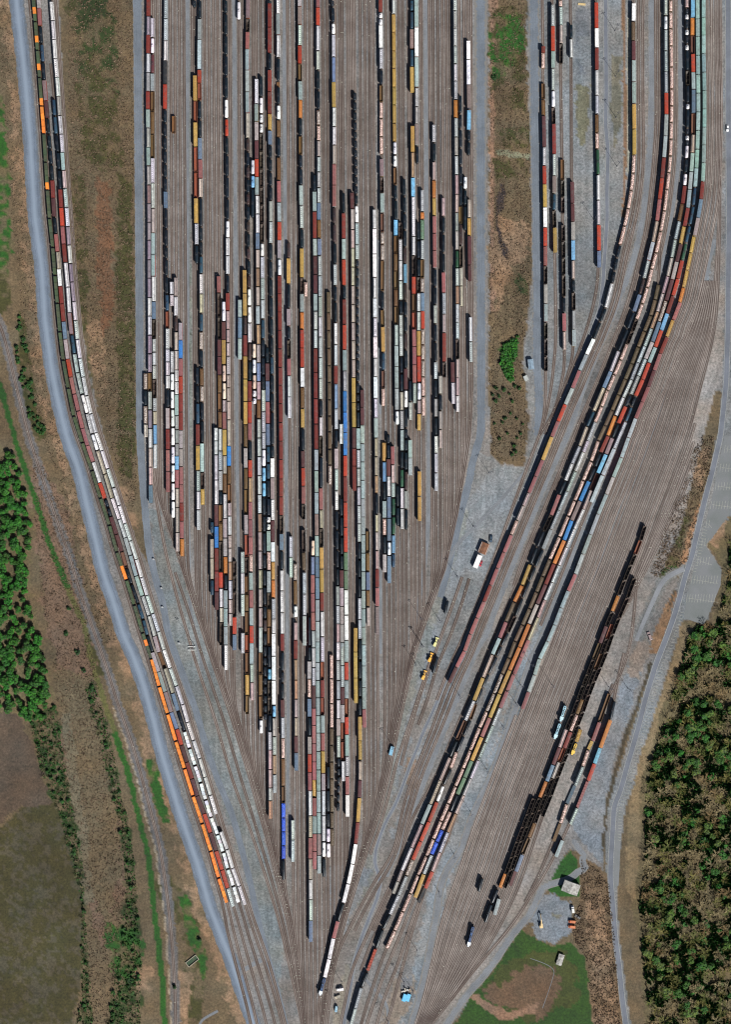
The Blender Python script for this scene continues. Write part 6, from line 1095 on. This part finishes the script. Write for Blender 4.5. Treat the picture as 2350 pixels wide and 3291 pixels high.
# switch stands and relay rack in the western throat
for i, (x, y) in enumerate([(172,1290),(255,1590),(440,2165)]+[(265,1790)]): 
    q = Zp(440,1400,[(x,y)])[0]; e = at(*q, -20); e.name = 'relay_cabinet'; mb = MB(); mb.box(-.8,.8,-.6,.6,0,1.6,'paint'); link('body', mb.mesh('body'), e, (.4,.42,.44)); mb = MB(); mb.box(-.6,.6,.6,.64,.2,1.4,'grate'); link('door', mb.mesh('door'), e)
    tag(e, f'small grey relay cabinet by the west gravel road, {ORD[[0,1,3,2][i]]} from north', 'cabinet', 'relay cabinets')
e = at(*Zp(440,1400,[(570,2218)])[0], 0); e.name = 'pipe_rack'
for s in (-1, 1):
    mb = MB(); mb.box(-3.2,3.2,s*1.6-.2,s*1.6+.2,.8,1.1,'paint',True)
    for i in range(5): mb.box(-3+i*1.4,-2.8+i*1.4,s*1.6-.1,s*1.6+.1,0,.8,'paint')
    link('beam', mb.mesh('beam'), e, (.8,.82,.8))
tag(e, 'white steel rack of two beams beside the tallest floodlight pole', 'rack')
e = at(*Zp(1850,0,[(70,45)])[0], 85); e.name = 'timber_stack'; mb = MB()
for i in range(6): mb.box(-.9+i*.3,-.64+i*.3,-3.5+random.random(),3.5,.0,.5,'paint')
link('timber', mb.mesh('timber'), e, (.65,.5,.25)); tag(e, 'stack of pale timbers on dirt by the top of the repair tracks', 'timber')
# open pit with concrete rim in the southwest
e = at(420+365/1.848, 2591+918/1.848, -38-8); e.name = 'culvert_basin'; mb = MB(); mb.box(-8.5+3,5.5,-2.6,-2.2,0,1.0,'paint'); mb.box(-5.5,5.5,2.2,2.6,0,1.0,'paint'); mb.box(-5.9,-5.5,-2.6,2.6,0,1.0,'paint'); mb.box(5.5,5.9,-2.6,2.6,0,1.0,'paint')
e.rotation_euler[2] = R(38); link('rim', mb.mesh('rim'), e, (.4,.36,.28)); mb = MB(); mb.box(-5.5,5.5,-2.2,2.2,.0,.12,'paint'); link('basin_floor', mb.mesh('basin_floor'), e, (.015,.05,.02)); tag(e, 'rectangular dark basin with low pale rim in the southwest brush', 'basin')
# litter and stones between the rails
mb = MB()
for i in range(2600):
    yy, xx = TR[random.randrange(len(TR))]; j = random.randrange(len(yy)); x, y = ground_w(xx[j]+random.uniform(-4, 4), yy[j]); s = random.uniform(.12, .45); zz = .3
    T = Matrix.Translation((x, y, 0.2)) @ Matrix.Rotation(random.random()*3, 4, 'Z'); mb.box(-s/2,s/2,-s,s,0,.18,'pale_bits' if False else 'line',False,T)
tag(link('trackside_litter', mb.mesh('trackside_litter')), 'pale litter and stones scattered between the rails', 'litter', kind='stuff')
# ------------------------------------------------------------------ trees, shrubs, brush
def crown_leafy(seed, n=520, r=3.6, h=7.5):
    rs = random.Random(seed); mb = MB(); cl = []
    for i in range(11):
        a = rs.random()*6.28; d_ = r*.62*math.sqrt(rs.random()); cl.append((d_*math.cos(a), d_*math.sin(a), h*.62+rs.uniform(-1.6, 1.6)*(1-d_/r), r*rs.uniform(.28, .5)))
    for i in range(n):
        cx_, cy_, cz, cr = rs.choice(cl); u = Vector((rs.gauss(0,1), rs.gauss(0,1), rs.gauss(0,1))).normalized()*cr*rs.uniform(.75, 1.1)
        p_ = Vector((cx_, cy_, cz))+u; s = rs.uniform(.25, .55); nrm = (u.normalized()+Vector((rs.uniform(-.6,.6), rs.uniform(-.6,.6), .5))).normalized(); t = nrm.orthogonal().normalized()*s; bt = nrm.cross(t)
        mb.face([p_-t-bt*.6, p_+t-bt*.6, p_+t*.7+bt*.7, p_-t*.8+bt*.6], 'leaf')
    return mb.mesh('crown')
def trunk_mesh(h, r, seed, limbs=4):
    rs = random.Random(seed); mb = MB(); mb.cyl((0,0,0),(0,0,h*.7),r,r*.45,'bark',6)
    for i in range(limbs):
        a = i*6.28/limbs+rs.random(); mb.cyl((0,0,h*(.3+.1*i/limbs)),(math.cos(a)*h*.25,math.sin(a)*h*.25,h*.75),r*.4,r*.12,'bark',4)
    return mb.mesh('trunk')
def crown_bare(seed, r=3.8, h=8):
    rs = random.Random(seed); mb = MB()
    def twig(p0, d_, L, wd, depth):
        p1 = p0+d_*L; s = d_.cross(Vector((0,0,1))); s = (s.normalized() if s.length > .01 else Vector((1,0,0)))*wd
        up = s.cross(d_).normalized()*wd*.5
        mb.face([p0-s, p0+s, p1+s*.4, p1-s*.4], 'twig'); mb.face([p0-up, p0+up, p1+up*.4, p1-up*.4], 'twig')
        if depth:
            for k in range(4): twig(p0+d_*L*rs.uniform(.4, 1), (d_+Vector((rs.uniform(-1,1), rs.uniform(-1,1), rs.uniform(-.3,.7)))*.8).normalized(), L*rs.uniform(.45, .7), wd*.6, depth-1)
    for i in range(8):
        a = i*.785+rs.random()*.5; twig(Vector((0,0,h*.42)), Vector((math.cos(a), math.sin(a), rs.uniform(.3, 1.3))).normalized(), r*.62, .12, 3)
    return mb.mesh('crown')
LEAFY = [(crown_leafy(i), trunk_mesh(7, .22, i)) for i in range(5)]; BARE = [(crown_bare(i+20), trunk_mesh(7, .2, i+20)) for i in range(4)]; SHR = [(crown_leafy(40+i, 170, 1.9, 2.6), trunk_mesh(2, .08, i+40, 3)) for i in range(4)]
def scatter(poly, n, mind, tries=60):
    xs_ = [p[0] for p in poly]; ys_ = [p[1] for p in poly]; out = []; grid = {}
    for t in range(n*tries):
        if len(out) >= n: break
        x = random.uniform(max(-15, min(xs_)), min(2365, max(xs_))); y = random.uniform(max(-15, min(ys_)), min(3306, max(ys_)))
        if not inpoly(np.array([x]), np.array([y]), poly)[0]: continue
        gx, gy = int(x//mind), int(y//mind)
        if any(math.hypot(x-a, y-c) < mind for i in (-1,0,1) for j in (-1,0,1) for a, c in grid.get((gx+i, gy+j), ())): continue
        grid.setdefault((gx, gy), []).append((x, y)); out.append((x, y))
    return out
def plant(kind, protos, pts, lab, cat, grp, smin=.8, smax_=1.25, colf=None):
    for i, (x, y) in enumerate(pts):
        c4, t4 = protos[i % len(protos)]; e = link(kind, None, loc=(*W(x, y), 0)); e.rotation_euler = (0, 0, random.random()*6.28); s = random.uniform(smin, smax_); e.scale = (s, s, (s if s < 1.25 else 1.1)*random.uniform(.7, .95))
        link('crown', c4, e, colf() if colf else tint((1, 1, 1), .2)); link('trunk', t4, e); tag(e, lab, cat, grp)
WF = [(-30,1440),(55,1470),(98,1620),(92,1891),(98,1950),(138,2080),(162,2230),(118,2330),(70,2290),(-30,2270)]
EF = [(2365,1690),(2345,1740),(2345,1860),(2300,2020),(2240,2010),(2210,2060),(2180,2180),(2140,2300),(2110,2400),(2085,2500),(2075,2600),(2075,2750),(2055,2900),(2062,3000),(2075,3150),(2095,3320),(2365,3320)]
EFg = [(2200,2050),(2260,2050),(2250,2200),(2170,2420),(2120,2560),(2090,2560),(2120,2400)]
S1 = [(90,2300),(180,2270),(200,2420),(235,2600),(265,2750),(270,2900),(300,3300),(240,3300),(262,3200),(262,2900),(200,2650),(130,2480)]
S2 = [(272,2210),(300,2200),(345,2330),(370,2450),(400,2600),(430,2750),(440,2900),(455,3100),(450,3300),(340,3300),(385,3050),(405,2850),(385,2650),(348,2500),(312,2350)]
bright = lambda: tuple(x*random.uniform(.8, 1.5) for x in (1.0, 1.1, .9)); dull = lambda: random.choice([(1.8, 1.15, 1.2), (3.4, 1.35, 2.0), (5, 1.45, 3.6), (1.1, 1.15, 1.0)])
plant('leafy_tree', LEAFY, scatter(WF, 200, 11.5), 'bright green tree in the dense wood at the west edge', 'tree', 'green trees in the west wood', .85, 1.3, bright)
GP = [(x, y) for x, y in scatter(EF, 700, 13) if vnoise(np.array([float(x)]), np.array([float(y)]), 60, 77)[0]*.6+vnoise(np.array([float(x)]), np.array([float(y)]), 25, 78)[0]*.4 > .56][:98]
plant('leafy_tree', LEAFY, GP, 'green leaved tree in the mixed wood along the southeast edge', 'tree', 'green trees in the east wood', .85, 1.45, dull)
plant('bare_tree', BARE, scatter(EF, 240, 21), 'bare grey brown tree in the mixed wood along the southeast edge', 'tree', 'bare trees in the east wood', 1.1, 1.9, lambda: random.choice([(1, 1, 1), (.8, .95, .45), (1.5, 1.45, 1.5), (1.1, .9, .75), (.6, .85, .35), (1.0, 1.1, .55)]))
plant('bare_tree', BARE, scatter(S1, 60, 12)+scatter(S2, 40, 14), 'bare pale tree in the scrub strips of the southwest', 'tree', 'bare trees in the southwest scrub', .5, .85, lambda: tint((1.9, 2.1, 2.0), .1))
plant('shrub', SHR, scatter(S1, 60, 11)+scatter(S2, 55, 11), 'low green shrub in the scrub strips of the southwest', 'shrub', 'shrubs in the southwest scrub', .6, 1.4, lambda: (.9, .8, 1.1))
MID = [(1612,1120),(1665,1080),(1660,1130),(1648,1180),(1650,1230),(1630,1215),(1612,1170)]
plant('shrub', SHR, scatter(MID, 70, 6), 'bright green shrub in the clump inside the middle brush strip', 'shrub', 'green clump in the middle strip', .8, 1.5, bright)
plant('shrub', SHR, scatter([(1580,1240),(1680,1240),(1690,1330),(1660,1470),(1590,1440)], 22, 14), 'scattered dark green shrub at the south end of the middle strip', 'shrub', 'scattered shrubs of the middle strip', .7, 1.2, lambda: (.8, .6, .9))
plant('shrub', SHR, scatter([(55,1000),(78,1050),(118,1330),(150,1400),(122,1420),(85,1330),(50,1120)], 36, 9), 'dark green shrub in the row between the west line and road', 'shrub', 'shrub row beside the west line', .8, 1.5, lambda: (.8, .7, .9))
plant('shrub', SHR, [(211,2035),(222,1955),(250,2095),(268,2155),(292,2215),(640,3020),(1590,250),(420,3150),(560,3170)], 'lone dark green shrub in dry brush', 'shrub', 'lone shrubs', 1.1, 1.8, lambda: (.6, .5, .9))
# brush: countless dry tufts
def brush(polys, n, name, mat, s0, s1, lab, zt=.8, thr=None):
    vs_, fs_ = [], []; mb = MB(); k = 0
    for poly, sh in polys:
        xs_ = [p[0] for p in poly]; ys_ = [p[1] for p in poly]; m_ = int(n*sh*6); x = rng.uniform(max(-20, min(xs_)), min(2370, max(xs_)), m_); y = rng.uniform(max(-20, min(ys_)), min(3310, max(ys_)), m_)
        ok = inpoly(x, y, poly) & (vnoise(x, y, 12, 31) > rng.random(m_)*.75)
        if thr: ok &= (vnoise(x, y, 60, 77)*.6+vnoise(x, y, 25, 78)*.4 > thr)
        x, y = x[ok][:int(n*sh)], y[ok][:int(n*sh)]
        for a, c in zip(x, y):
            X0, Y0 = W(a, c); s = random.uniform(s0, s1); t = random.random()*3.14; dx, dy = math.cos(t)*s, math.sin(t)*s; h5 = random.uniform(.3, zt); lx, ly = random.uniform(-s, s), random.uniform(-s, s)
            b5 = len(vs_); vs_ += [(X0-dx, Y0-dy, .02), (X0+dx, Y0+dy, .02), (X0+dx*.8+lx, Y0+dy*.8+ly, h5), (X0-dx*.7+lx, Y0-dy*.7+ly, h5*.8)]; fs_.append((b5, b5+1, b5+2, b5+3))
    me = bpy.data.meshes.new(name); me.from_pydata(vs_, [], fs_); me.materials.append(M[mat]); me.update()
    o = link(name, me, None, (.95, .9, .85)); return tag(o, lab, 'brush', kind='stuff')
MIDP = [(1576,-20),(1688,-20),(1690,60),(1698,250),(1710,700),(1708,900),(1694,1050),(1680,1150),(1688,1280),(1700,1350),(1680,1480),(1610,1485),(1580,1455),(1574,1200)]
WB = corr([p for p in R1 if p[1] < 2100], 75, -26); FIELD = [(215,-20),(425,-20),(432,700),(436,1400),(440,1600),(420,1640),(345,1400),(300,1200),(245,900),(225,700)]
WB2 = [(105,1430),(215,1640),(255,1850),(310,2170),(345,2370),(380,2591),(400,2850),(360,3290),(300,3290),(265,2750),(200,2420),(170,2150),(130,1900),(105,1620)]
EB = G([(1335,0),(1450,0),(1400,400),(1310,680),(1180,1300),(1100,1370),(850,1480),(790,1440),(900,1050),(1060,650),(1180,400),(1240,150)])
SEB = [(1960,2845),(1930,2800),(1870,2760),(1868,2890),(1840,2960),(1845,3020),(1885,3080),(1915,3310),(1995,3310),(1985,3105)]
brush([(MIDP, .2), (WB, .16), (FIELD, .34), (WB2, .2), (EB, .08), (SEB, .1)], 46000, 'dry_brush', 'brush', .25, .75, 'dry brown brush covering the waste ground beside the tracks')
brush([(EF, 1.0)], 12000, 'forest_undergrowth', 'twig', .4, 1.1, 'brown undergrowth between the trees of the east wood', 1.6)
brush([(S1, .5), (S2, .5)], 5000, 'scrub_undergrowth', 'leaf', .3, .9, 'green undergrowth in the southwest scrub strips', 1.2)
brush([(EF, 1.0)], 26000, 'forest_ground_leaves', 'leaf', .5, 1.4, 'green low growth in patches under the east wood', 3.5, .45)
plant('shrub', SHR, [(x, y) for x, y in scatter(EF, 900, 9) if vnoise(np.array([float(x)]), np.array([float(y)]), 60, 77)[0]*.6+vnoise(np.array([float(x)]), np.array([float(y)]), 25, 78)[0]*.4 > .52][:110], 'green understorey shrub in the mixed wood along the southeast edge', 'shrub', 'green shrubs in the east wood', 1.3, 2.4, bright)
